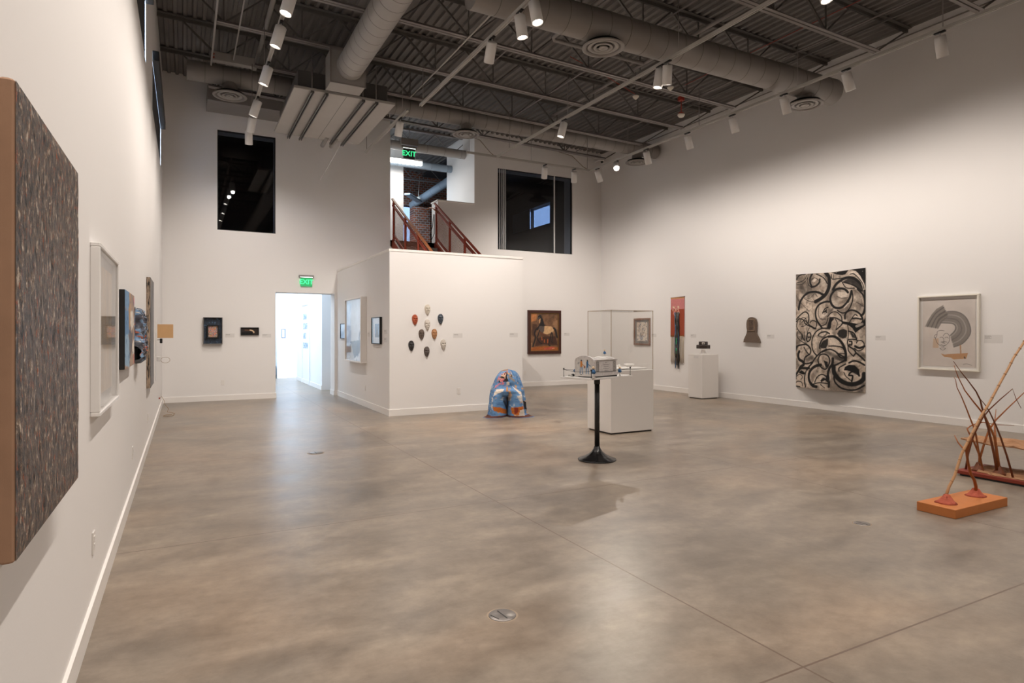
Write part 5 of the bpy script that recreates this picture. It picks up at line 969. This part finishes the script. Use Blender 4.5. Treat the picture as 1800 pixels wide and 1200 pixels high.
pipe('alarm_wire', 'thin red wire running along the deck to the left smoke detector', 'wire', [(6.3, 9.62, 6.62), (7.1, 9.66, 6.45), (7.88, 9.7, 6.24)], .006, 'red')
pipe('alarm_wire', 'thin red wire running towards the top right of the deck', 'wire', [(8.9, 9.4, 6.5), (8.95, 7.7, 6.52), (8.98, 5.0, 6.50)], .006, 'red')
# hang wires of the back tracks
for lab, a_, b_ in (('thin cable looping down from the rear joist to the middle track end', (6.1, 13.95, 6.36), (6.20, 12.6, 5.53)), ('short cord feeding the corner of the rear tracks', (8.75, 13.9, 6.3), (8.79, 12.6, 5.53))):
    a_, b_ = Vector(a_), Vector(b_); pipe('feed_cable', lab, 'cable', [a_, a_.lerp(b_, .3) + Vector((.15, 0, .05)), a_.lerp(b_, .7) + Vector((.12, 0, -.05)), b_], .008, 'bronze')
# ================================================================== FLOOR WORKS
# large pedestal with glass case
t = thing('pedestal', 'large white pedestal carrying the clear display case', 'pedestal', (5.58, 7.42, 0))
sub(MB().bbox(0, .81, 0, .61, .022, .945, .003), 'body', 'plinth', t); sub(MB().box(.025, .785, .02, .59, 0, .022), 'recessed_base', 'charcoal', t)
t = thing('display_case', 'clear glass display case standing on the large white pedestal', 'display case', (5.58, 7.42, .945)); g = .006; H_ = .90
def pane(n, *a): sub(MB().box(*a), 'glass_pane', 'vitrine', t)
pane(0, .004, .806, .004, .004 + g, .001, H_); pane(0, .004, .806, .606 - g, .606, .001, H_); pane(0, .004, .004 + g, .012, .598, .001, H_); pane(0, .806 - g, .806, .012, .598, .001, H_); pane(0, .004, .806, .004, .606, H_, H_ + g)
m = MB()
for x, y in ((.006, .006), (.804, .006), (.006, .604)):
    m.box(x - .0025, x + .0025, y - .0025, y + .0025, 0, H_)
m.box(.003, .807, .003, .008, H_, H_ + .005).box(.003, .807, .602, .607, H_, H_ + .005).box(.003, .008, .003, .607, H_, H_ + .005).box(.802, .807, .003, .607, H_, H_ + .005)
sub(m, 'polished_edge', 'brass', t)
t = thing('display_board', 'thin bright white board lying inside the glass case', 'board', (5.98, 7.73, .948)); sub(MB().bbox(-.34, .36, -.22, .22, 0, .025, .004), 'board', 'white_gloss', t)
def bowl(label, x, y, r, h): 
    t = thing('bowl', label, 'bowl', (x, y, .974), group='white ceramic dishes in the case'); sub(MB().lathe([(1e-4, 0), (r * .45, 0), (r * .5, .008), (r * .9, h * .8), (r, h), (r * .96, h), (r * .85, h * .75), (r * .4, .014), (1e-4, .012)], 32, cap=False), 'dish', 'white_gloss', t)
bowl('white shallow bowl towards the right inside the glass case', 6.22, 7.80, .085, .045); bowl('small white dish left of the bowl, inside the glass case', 5.93, 7.82, .06, .025)
t = thing('ceramic_fragment', 'small broken white piece beside the dishes in the glass case', 'ceramic', (6.05, 7.86, .974)); sub(MB().bar((-.05, 0, .012), (.04, .01, .03), .03, .012).bar((.0, -.02, .01), (.05, -.03, .01), .02, .02), 'fragment', 'white_gloss', t)
# small pedestal, cake stand, hexagonal case
t = thing('pedestal', 'smaller white pedestal against the right wall holding a cake stand', 'pedestal', (10.43, 10.455, 0))
sub(MB().bbox(0, .51, 0, .44, .02, 1.02, .003), 'body', 'plinth', t); sub(MB().box(.02, .49, .02, .42, 0, .02), 'recessed_base', 'charcoal', t); sub(MB().box(-.003, 0, .12, .26, .93, .985), 'label_card', 'label', t)
t = thing('cake_stand', 'white footed cake stand on the smaller pedestal', 'stand', (10.68, 10.67, 1.02)); sub(MB().lathe([(1e-4, 0), (.088, 0), (.085, .01), (.055, .05), (.042, .10), (.05, .112), (1e-4, .112)], 36, cap=False), 'foot', 'white_gloss', t); sub(MB().lathe([(1e-4, .108), (.155, .112), (.16, .122), (.158, .128), (1e-4, .126)], 40, cap=False), 'plate', 'white_gloss', t)
t = thing('hexagonal_box', 'dark two-tier hexagonal box with a small pale picture on the cake stand', 'box', (10.68, 10.67, 1.148), -.78)
for r_, z0, z1, nm in ((.155, 0, .085, 'lower_tier'), (.10, .085, .165, 'upper_tier')): sub(MB().lathe([(r_ * .97, z0), (r_, z0 + .008), (r_, z1 - .01), (r_ * .96, z1)], 6, smooth=False), nm, 'dark_brown', t)
sub(MB().bbox(-.03, .03, -.098, -.086, .095, .15, .004), 'small_picture', 'cream', t); sub(MB().box(-.018, .018, -.100, -.097, .10, .14), 'picture_frame', 'steel', t)

# table stand
TC, TR = Vector((4.33, 6.03, 0)), math.radians(17.5)
def TT(u, v, z=1.0): return (TC.x + u * math.cos(TR) - v * math.sin(TR), TC.y + u * math.sin(TR) + v * math.cos(TR), z)
t = thing('pedestal_table', 'thin white tabletop on a black post with a flared round base', 'table', TC, TR)
sub(MB().bbox(-.405, .405, -.2275, .2275, .978, 1.0, .003), 'tabletop', 'white_gloss', t)
sub(MB().tube([(0, 0, .12), (0, 0, .975)], .030, 24).lathe([(.036, .90), (.036, .975), (1e-4, .975)], 24), 'post', 'black', t)
sub(MB().lathe([(1e-4, .0), (.225, 0), (.228, .008), (.222, .016), (.17, .035), (.11, .065), (.065, .10), (.042, .135), (.036, .16), (.030, .165), (1e-4, .165)], 48, cap=False), 'flared_base', 'black_gloss', t)
sub(MB().box(-.12, .12, -.10, .10, .968, .978), 'mounting_plate', 'black', t)
t = thing('marble_model', 'small marbled block with a rounded painted end and grilles on the tabletop', 'sculpture', TT(-.095, -.078), TR)
bl = MB().bbox(-.225, .225, -.128, .128, .014, .055, .003).bbox(-.20, .215, -.118, .118, .055, .19, .003); sub(bl, 'block', 'marble', t); sub(MB().box(-.20, .215, -.125, .125, 0, .014), 'base_gap', 'charcoal', t)
sub(MB().bbox(-.19, .225, -.126, .126, .19, .205, .003), 'top_slab', 'marble', t)
sub(MB().bbox(.03, .20, -.10, .10, .205, .218, .006).bbox(.06, .18, -.08, .08, .218, .228, .005), 'cushion', 'white_gloss', t)
arch = [(-.135, 0), (.135, 0), (.135, .17)] + [(.135 * math.cos(a), .17 + .065 * math.sin(a)) for a in [k * PI / 12 for k in range(1, 12)]] + [(-.135, .17)]
sub(MB().prism(arch, .03, Matrix.Translation((-.255, 0, .012)) @ Matrix(((0, 0, 1, 0), (-1, 0, 0, 0), (0, 1, 0, 0), (0, 0, 0, 1)))), 'headstone', 'marble', t)
p = Paint(36, 40, (206, 202, 198), 1.15); p.noise(8, 8, .08)
for x0, c_ in ((.34, (205, 130, 60)), (.70, (60, 105, 150))):
    p.stroke([(x0, .12), (x0 + .01, .15)], .08, (40, 32, 30)); p.stroke([(x0, .22), (x0, .45)], .13, c_); p.stroke([(x0 - .05, .5), (x0 - .07, .85)], .05, (90, 130, 170)); p.stroke([(x0 + .04, .5), (x0 + .07, .85)], .05, (90, 130, 170)); p.stroke([(x0, .28), (x0 + .18, .42)], .04, c_)
p.poly([(.5, .42), (.58, .42), (.57, .55), (.51, .55)], (150, 90, 60)); p.stroke([(.15, .3), (.2, .25)], .08, (150, 150, 150)); p.stroke([(.3, .92), (.36, .92)], .04, (40, 40, 40))
o = sheet('painted_figures', p, .24, .205, 'paper', t, y=0); o.rotation_euler = (0, 0, -PI / 2); o.location = (-.2565, 0, .115)
for x_ in (-.155, .165):
    m = frame_ring(MB(), .045, .10, .003, -.1215, -.118, .115); vs = []
    m = MB()
    for k in range(6): z = .07 + k * .018; m.bar((x_ - .02, -.1195, z), (x_ + .02, -.1195, z + .014), .003, .002); m.bar((x_ + .02, -.1195, z), (x_ - .02, -.1195, z + .014), .003, .002)
    m.box(x_ - .023, x_ - .020, -.1205, -.118, .065, .178).box(x_ + .020, x_ + .023, -.1205, -.118, .065, .178).box(x_ - .023, x_ + .023, -.1205, -.118, .175, .178).box(x_ - .023, x_ + .023, -.1205, -.118, .065, .068)
    sub(m, 'grille', 'ink', t)
m = MB()
for k, wd in enumerate((.05, .11, .09, .11, .06)):
    z = .165 - k * .023; x = .005 - wd / 2; r = random.Random(k)
    while x < .005 + wd / 2: l_ = .006 + .012 * r.random(); m.box(x, min(x + l_, .005 + wd / 2), -.1190, -.1180, z - .0025, z + .0025); x += l_ + .003
sub(m, 'inscription', 'ink', t)
def doll(label, u, v, z=1.0, s=1.0, rz=0.0, lying=False, head='doll_skin', shirt='doll_blue'):
    t = thing('figurine', label, 'figurine', TT(u, v, z), TR + rz, 'tiny figurines around the marbled block')
    R = Matrix.Rotation(PI / 2, 4, 'X') @ Matrix.Translation((0, .012, 0)) if lying else Matrix.Identity(4)
    def b(mb, n, m): mb.v = [tuple(R @ Vector((a * s, b_ * s, c * s))) for a, b_, c in mb.v]; sub(mb, n, m, t)
    b(MB().tube([(-.009, 0, 0), (-.009, 0, .02), (-.008, 0, .045)], [.009, .0085, .010], 10).tube([(.009, 0, 0), (.009, 0, .02), (.008, 0, .045)], [.009, .0085, .010], 10).bbox(-.020, .020, -.022, .010, -.0, .007, .002), 'legs', 'doll_white')
    b(MB().lathe([(1e-4, .04), (.017, .042), (.020, .055), (.019, .075), (.009, .084), (.006, .088)], 14).tube([(-.018, 0, .076), (-.026, -.005, .06), (-.018, -.020, .052)], [.006, .0055, .005], 8).tube([(.018, 0, .076), (.026, -.005, .06), (.018, -.020, .052)], [.006, .0055, .005], 8), 'shirt', shirt)
    b(MB().ball((0, 0, .100), .0145, 14, (1, 1, 1.1)).ball((0, -.0145, .099), .003, 8), 'head', head)
doll('tiny blue-shirted figurine at the near front corner of the block', -.372, -.228, s=1.15, rz=.3)
doll('tiny blue figurine with tan head at the left end of the block', -.30, .075, s=1.1, rz=-.9, head='doll_orange')
doll('tiny blue figurine at the right end of the marbled block', .155, -.215, s=.95, rz=.5)
doll('tiny blue figurine sitting on top of the marbled block', .045, -.075, 1.228, s=.72)
doll('tiny figurine lying on its back left of the block', -.335, .155, s=.9, rz=1.3, lying=True, shirt='charcoal')
posts = [(-.375, .20), (-.395, -.215), (.39, -.205), (.375, .20)]
PL = ['tiny black rope post at the left corner of the tabletop', 'tiny black rope post at the front corner of the tabletop', 'tiny black rope post at the right corner of the tabletop', 'tiny black rope post at the hidden rear corner of the tabletop']
pr0 = None
for (u, v), lab in zip(posts, PL):
    if pr0 is None:
        pr0 = t = thing('rope_post', lab, 'post', TT(u, v), TR, 'tiny rope posts on the tabletop'); sub(MB().lathe([(1e-4, 0), (.010, 0), (.009, .004), (.0032, .006), (.0032, .085), (1e-4, .085)], 16, cap=False), 'pole', 'black', t); sub(MB().bbox(-.007, .007, -.007, .007, .078, .098, .002), 'finial', 'black', t)
    else: t = copy_tree(pr0); t.location = TT(u, v); t['label'] = lab
RLb = ['thin rope sagging along the left edge of the tabletop', 'thin rope sagging along the front edge of the tabletop', 'thin rope along the right edge of the tabletop', 'thin rope along the rear edge of the tabletop']
for k in range(4):
    a_, b_ = posts[k], posts[(k + 1) % 4]; pts = [TT(a_[0] + (b_[0] - a_[0]) * q / 12, a_[1] + (b_[1] - a_[1]) * q / 12, 1.080 - .018 * math.sin(PI * q / 12)) for q in range(13)]
    pipe('rope', RLb[k], 'rope', pts, .0022, 'black', 'ropes around the tabletop', 6)

# draped cloth figure
t = thing('draped_figure', 'crouched shape draped in a blue, white and orange printed cloth by the enclosure', 'sculpture', (5.20, 10.02, 0), -.47)
W_, H_ = 220, 120; p = Paint(W_, H_, (96, 136, 180), 2.4)
fx = lambda cx: .5 + math.asin(max(-1, min(1, (cx - 660) / 400))) / (2 * PI)
F_ = lambda *q: [(fx(a_), (b_ - 145) / 940) for a_, b_ in q]
p.noise(10, 8, .12, 4, 2); WH = (216, 204, 190); OR = (176, 98, 34); BK = (30, 28, 32)
side = ((p.X < .27) | (p.X > .73)).astype(float)
p.blotch(12, 6, .54, WH, .9, .03, 4, mask=side); p.blotch(14, 8, .62, OR, .8, .03, 9, mask=side)
p.blotch(26, 12, .60, (64, 104, 152), .6, .05, 7); p.blotch(30, 15, .68, WH, .6, .02, 13); p.blotch(26, 14, .70, (200, 150, 100), .9, .02, 17)
p.poly(F_((410, 170), (520, 150), (620, 160), (640, 350), (560, 360), (420, 380), (400, 280)), (205, 165, 140)); p.poly(F_((500, 150), (600, 150), (600, 200), (510, 190)), (222, 132, 140)); p.blotch(40, 26, .50, BK, .95, .03, 21, mask=((p.X > fx(400)) & (p.X < fx(640)) & (p.Y < .26)).astype(float)); p.blotch(30, 20, .62, (220, 120, 130), .9, .03, 23, mask=((p.X > fx(340)) & (p.X < fx(600)) & (p.Y < .38)).astype(float))
p.stroke(F_((620, 190), (600, 280), (640, 340)), .05, BK); p.stroke(F_((700, 270), (760, 300), (850, 350)), .05, (140, 128, 120)); p.poly(F_((740, 270), (790, 210), (820, 260), (800, 290)), (90, 80, 72))
p.stroke(F_((600, 180), (760, 250)), .02, (196, 150, 108)); p.stroke(F_((780, 150), (780, 230)), .02, (196, 150, 108))
p.poly(F_((420, 520), (580, 510), (570, 560), (470, 600), (410, 660), (400, 600)), WH); p.poly(F_((620, 450), (670, 480), (670, 560), (620, 560)), (182, 130, 84)); p.poly(F_((790, 450), (900, 560), (980, 590), (990, 800), (930, 830), (900, 640), (820, 520)), WH); p.poly(F_((640, 370), (700, 370), (720, 440), (650, 440)), WH)
p.poly(F_((300, 600), (400, 680), (420, 960), (300, 980)), (210, 205, 200)); p.blotch(30, 22, .55, (96, 136, 180), 1, .03, 31, mask=((p.X < fx(420)) & (p.X > fx(270)) & (p.Y > .5)).astype(float))
p.poly(F_((420, 860), (520, 880), (620, 960), (640, 1040), (560, 1010), (440, 940)), OR); p.stroke(F_((560, 760), (660, 1040)), .03, BK, .7)
p.poly(F_((740, 890), (950, 850), (950, 1000), (820, 1040), (750, 1000)), OR); p.poly(F_((790, 880), (850, 880), (840, 1000), (800, 1010)), (120, 40, 22)); p.poly(F_((680, 620), (760, 620), (750, 740), (690, 750)), (205, 185, 168), .8); p.poly(F_((870, 930), (950, 920), (960, 1050), (850, 1050)), (200, 190, 180)); p.poly(F_((980, 720), (1050, 800), (1060, 960), (990, 930)), BK)
p.poly(F_((840, 650), (980, 600), (970, 740), (870, 760)), WH, .8)
p.poly([(0, .965), (1, .965), (1, 1), (0, 1)], (84, 44, 30)); p.noise(60, 40, .10, 2, 5)
u, v = p.X.ravel(), p.Y.ravel(); th = (u - .5) * 2 * PI; z = .83 * (1 - v)
gs = lambda a, c, s: np.exp(-((a - c) / s) ** 2)
rr = np.interp(z, [0, .17, .42, .53, .68, .76, .80, .82, .83], [.35, .34, .305, .285, .232, .185, .14, .08, .0])
low = np.clip((.50 - z) / .12, 0, 1)
rr = rr + low * (.09 * gs(th, -.62, .28) + .09 * gs(th, .60, .28) - .26 * gs(th, -.03, .20) * np.clip((.40 - z) / .06, 0, 1)) - .05 * gs(z, .55, .05) * gs(th, .1, .5) + .055 * gs(z, .47, .05) * gs(th, 0, .9)
rr = rr + (.012 * np.sin(9 * th + 6 * z) + .008 * np.sin(17 * th - 9 * z)) * np.clip((.7 - z) / .4, 0, 1) + .012 * np.clip((.10 - z) / .10, 0, 1) ** 2 * (1 + .8 * np.sin(5 * th + 1)) + .16 * np.clip((.035 - z) / .035, 0, 1) * (gs(th, -.85, .35) + gs(th, 1.15, .35))
X_ = rr * np.sin(th) * 1.0 + .012 * np.clip((z - .4) / .4, 0, 1); Y_ = -rr * np.cos(th) * .80
Z_ = z + .004 + .02 * np.sin(2 * th) * gs(z, .8, .05); Z_[v > .999] = .003
V = np.stack([X_, Y_, Z_], 1).tolist(); i, k = np.meshgrid(np.arange(H_ - 1), np.arange(W_ - 1), indexing='ij'); a_ = (i * W_ + k).ravel(); Fc = np.stack([a_, a_ + W_, a_ + W_ + 1, a_ + 1], 1).tolist()
me = bpy.data.meshes.new('printed_cloth'); me.from_pydata(V, [], Fc); me.materials.append(M['cloth_print']); me.polygons.foreach_set('use_smooth', [True] * len(Fc)); col_attr(me, lin_np(p.a.reshape(-1, 3))); me.update(); o = bpy.data.objects.new('printed_cloth', me); C.objects.link(o); o.parent = t
sub(MB().lathe([(1e-4, 0), (.10, 0), (.10, .35), (.12, .5), (.10, .72), (1e-4, .76)], 20, cap=False), 'inner_form', 'charcoal', t)

# bamboo and twig on an orange board
t = thing('stick_sculpture', 'orange board with a leaning bamboo pole and a forked twig', 'sculpture', (5.50, 2.745, 0))
L0 = Vector((5.50, 2.745, 0)); loc = lambda pts: [tuple(Vector(q) - L0) for q in pts]
sub(MB().bbox(0, .825, 0, .30, 0, .075, .003), 'board', 'orange_board', t)
pole = loc(STICK_A[0]); sub(MB().tube(pole, [.0115 - .0035 * i / (len(pole) - 1) for i in range(len(pole))], 12), 'bamboo_pole', 'bamboo', t)
m = MB(); acc = 0
for a_, b_ in zip(pole, pole[1:]):
    a_, b_ = Vector(a_), Vector(b_); n_ = 2 if (b_ - a_).length > .13 else 1
    for q in range(n_):
        c_ = a_.lerp(b_, (q + .5) / n_); d = (b_ - a_).normalized(); R_ = Matrix.Translation(c_) @ d.to_track_quat('Z', 'Y').to_matrix().to_4x4(); m.lathe([(.0095, -.004), (.0128, 0), (.0095, .004)], 12, R_)
sub(m, 'bamboo_node', 'bamboo_node', t)
br = loc(STICK_A[1]); sub(MB().tube(br, [.012, .013, .0125, .011, .0105, .010, .011, .013, .009], 10), 'twig_stem', 'twig', t); sub(MB().tube(loc(STICK_A[2]), [.008, .007, .0055, .003], 8), 'side_twig', 'twig', t)
def mound(par, x, y, z, r, h, m_): 
    mb = MB().lathe([(r * 1.15, 0), (r * .8, h * .22), (r * .45, h * .6), (r * .28, h * .92), (r * .12, h)], 18, Matrix.Translation((x, y, z))); rr_ = random.Random(int(x * 999)); mb.v = [(a + (rr_.random() - .5) * r * .22, b + (rr_.random() - .5) * r * .22, c) for a, b, c in mb.v]; return sub(mb, 'clay_mound', m_, par)
mound(t, pole[0][0] + .01, pole[0][1] - .01, .073, .075, .075, 'terracotta'); mound(t, br[0][0], br[0][1], .073, .075, .07, 'terracotta')
# long red board, bark plank and many twigs
t = thing('stick_sculpture', 'long red-brown board with many crossing twigs and a raised bark shelf', 'sculpture', (7.24, 1.6, 0))
L0 = Vector((7.24, 1.6, 0)); loc = lambda pts: [tuple(Vector(q) - L0) for q in pts]
sub(MB().bbox(0, .60, 0, 2.02, .018, .055, .004), 'board', 'redwood', t); sub(MB().box(.02, .58, .02, 1.98, 0, .018), 'underside_batten', 'charcoal', t)
def slab(name, x0, x1, y0, y1, z, th_, m_, amp, seed):
    nx, ny = 14, 40; rr_ = np.random.default_rng(seed); vs = []; e = rr_.normal(0, amp, (ny, 2)); hz_ = rr_.normal(0, .006, (ny, nx))
    for top in (1, 0):
        for i in range(ny):
            for k in range(nx):
                f = k / (nx - 1); a = x0 + e[i, 0] + (x1 + e[i, 1] - x0 - e[i, 0]) * f; taper = 1 - max(0, (i - ny + 6) / 6) * .5; a = (a - (x0 + x1) / 2) * taper + (x0 + x1) / 2
                vs.append((a, y0 + (y1 - y0) * i / (ny - 1), z + (th_ if top else 0) + hz_[i, k] * (1 if top else .4)))
    N = nx * ny; fs = []
    for i in range(ny - 1):
        for k in range(nx - 1): a = i * nx + k; fs += [(a, a + 1, a + nx + 1, a + nx), (N + a, N + a + nx, N + a + nx + 1, N + a + 1)]
    rim = list(range(nx)) + [i * nx + nx - 1 for i in range(1, ny)] + [(ny - 1) * nx + k for k in range(nx - 2, -1, -1)] + [i * nx for i in range(ny - 2, 0, -1)]
    for q in range(len(rim)): fs.append((rim[q], rim[(q + 1) % len(rim)], N + rim[(q + 1) % len(rim)], N + rim[q]))
    return sub(MB().add(vs, fs), name, m_, t)
slab('bark_sheet', .03, .57, .02, 1.96, .056, .006, 'bark', .012, 4); slab('bark_shelf', .20, .78, .0, 2.12, .335, .012, 'bark', .02, 6)
for k, s_ in enumerate(STICK_B):
    q = loc(s_); n_ = len(q); r0 = .013 if k in (3, 4, 5, 7) else .0105
    sub(MB().tube(q, [max(.0022, r0 * (1 - .8 * (i / (n_ - 1)) ** 1.3)) for i in range(n_)], 8), 'twig', 'twig' if k % 3 else 'twig_dark', t)
for x, y in ((loc(STICK_B[1])[0][:2]), (loc(STICK_B[4])[0][:2])): mound(t, x, y, .055, .06, .09, 'twig_dark')
t = thing('clay_pot', 'rough brown burlap-textured vessel on the bark shelf at the right edge', 'vessel', (7.86, 3.08, .349)); sub(MB().lathe([(1e-4, 0), (.15, 0), (.155, .02), (.125, .12), (.095, .25), (.085, .36), (.095, .43), (.088, .435), (.075, .36), (1e-4, .3)], 24, cap=False), 'vessel_body', 'burlap', t)
sub(MB().add([(-.17, -.02, .0), (-.09, -.06, .002), (-.12, .05, .002), (-.21, .02, .02)], [(0, 1, 2, 3)]), 'torn_flap', 'cream', t)

# floor drains
def drain(label, x, y, r):
    t = thing('floor_cover', label, 'cover', (x, y, 0), group='round metal covers set in the floor'); sub(MB().lathe([(1e-4, .004), (r * .97, .004), (r, .002), (r * 1.01, 0)], 36, cap=False), 'cover_disc', 'steel', t)
    sub(MB().bar((-r * .05, r * .7, .0045), (r * .05, -r * .7, .0045), .006, .0012).bar((-r * .8, r * .3, .0045), (-r * .55, -r * .55, .0045), .005, .0012), 'slot', 'charcoal', t); sub(MB().lathe([(r * 1.01, 0), (r * 1.05, .0015), (r * 1.13, .001), (r * 1.16, 0)], 36, cap=False), 'cement_ring', 'marble_ring', t)
drain('round grey floor cover with a slot, nearest the camera', 1.495, 2.939, .073); drain('small grey floor cover near the orange board', 4.725, 3.029, .06); drain('round floor cover ring in the doorway reflection', 1.452, 8.022, .09)

# ================================================================== LIGHT, CAMERA, WORLD
def area(name, loc, rot, sx, sy, e, col):
    l = bpy.data.lights.new(name, 'AREA'); l.shape = 'RECTANGLE'; l.size = sx; l.size_y = sy; l.energy = e; l.color = col; o = bpy.data.objects.new(name, l); C.objects.link(o); o.location = loc; o.rotation_euler = rot; return o
area('hall_ceiling_light', (1.9, 18.3, 2.88), (0, 0, 0), 2.4, 4.5, 125, (.66, .83, 1.0))
area('hall_ceiling_light', (1.0, 21.5, 2.88), (0, 0, 0), 3, 1.6, 70, (.7, .86, 1.0))
area('landing_light', (5.4, 16.6, 6.20), (0, 0, 0), .9, .1, 22, (1, .93, .84))
area('landing_cool_fill', (4.33, 16.5, 6.0), (0, -PI / 2, 0), 1.2, 1.2, 12, (.66, .84, 1.0))  # unseen cool fill added to tint the right landing wall bluish
area('landing_light', (5.5, 18.8, 6.3), (0, 0, 0), 1.5, .2, 90, (.7, .85, 1.0))  # unseen cool fill added to brighten the brick room, no fixture
wd = bpy.data.worlds.new('World'); bpy.context.scene.world = wd; wd.use_nodes = True; bg = wd.node_tree.nodes['Background']; bg.inputs[0].default_value = (.62, .78, 1.0, 1); bg.inputs[1].default_value = 25.0
cd = bpy.data.cameras.new('camera'); cam = bpy.data.objects.new('camera', cd); C.objects.link(cam); cam.location = (0, 0, 1.5); cam.rotation_euler = (PI / 2, 0, -math.atan(575 / 1088))
cd.sensor_width = 36; cd.lens = 1088 / 1800 * 36; cd.shift_y = -14 / 1800; cd.clip_start = .05; cd.clip_end = 200; bpy.context.scene.camera = cam
vs_ = bpy.context.scene.view_settings; vs_.view_transform = 'Standard'; vs_.look = 'None'; vs_.gamma = 1; vs_.use_curve_mapping = False; vs_.exposure = 0.0
cy = bpy.context.scene.cycles; cy.max_bounces = 10; cy.diffuse_bounces = 6; cy.glossy_bounces = 4; cy.transparent_max_bounces = 16; cy.caustics_reflective = False; cy.caustics_refractive = False; cy.sample_clamp_indirect = 6; cy.use_denoising = True
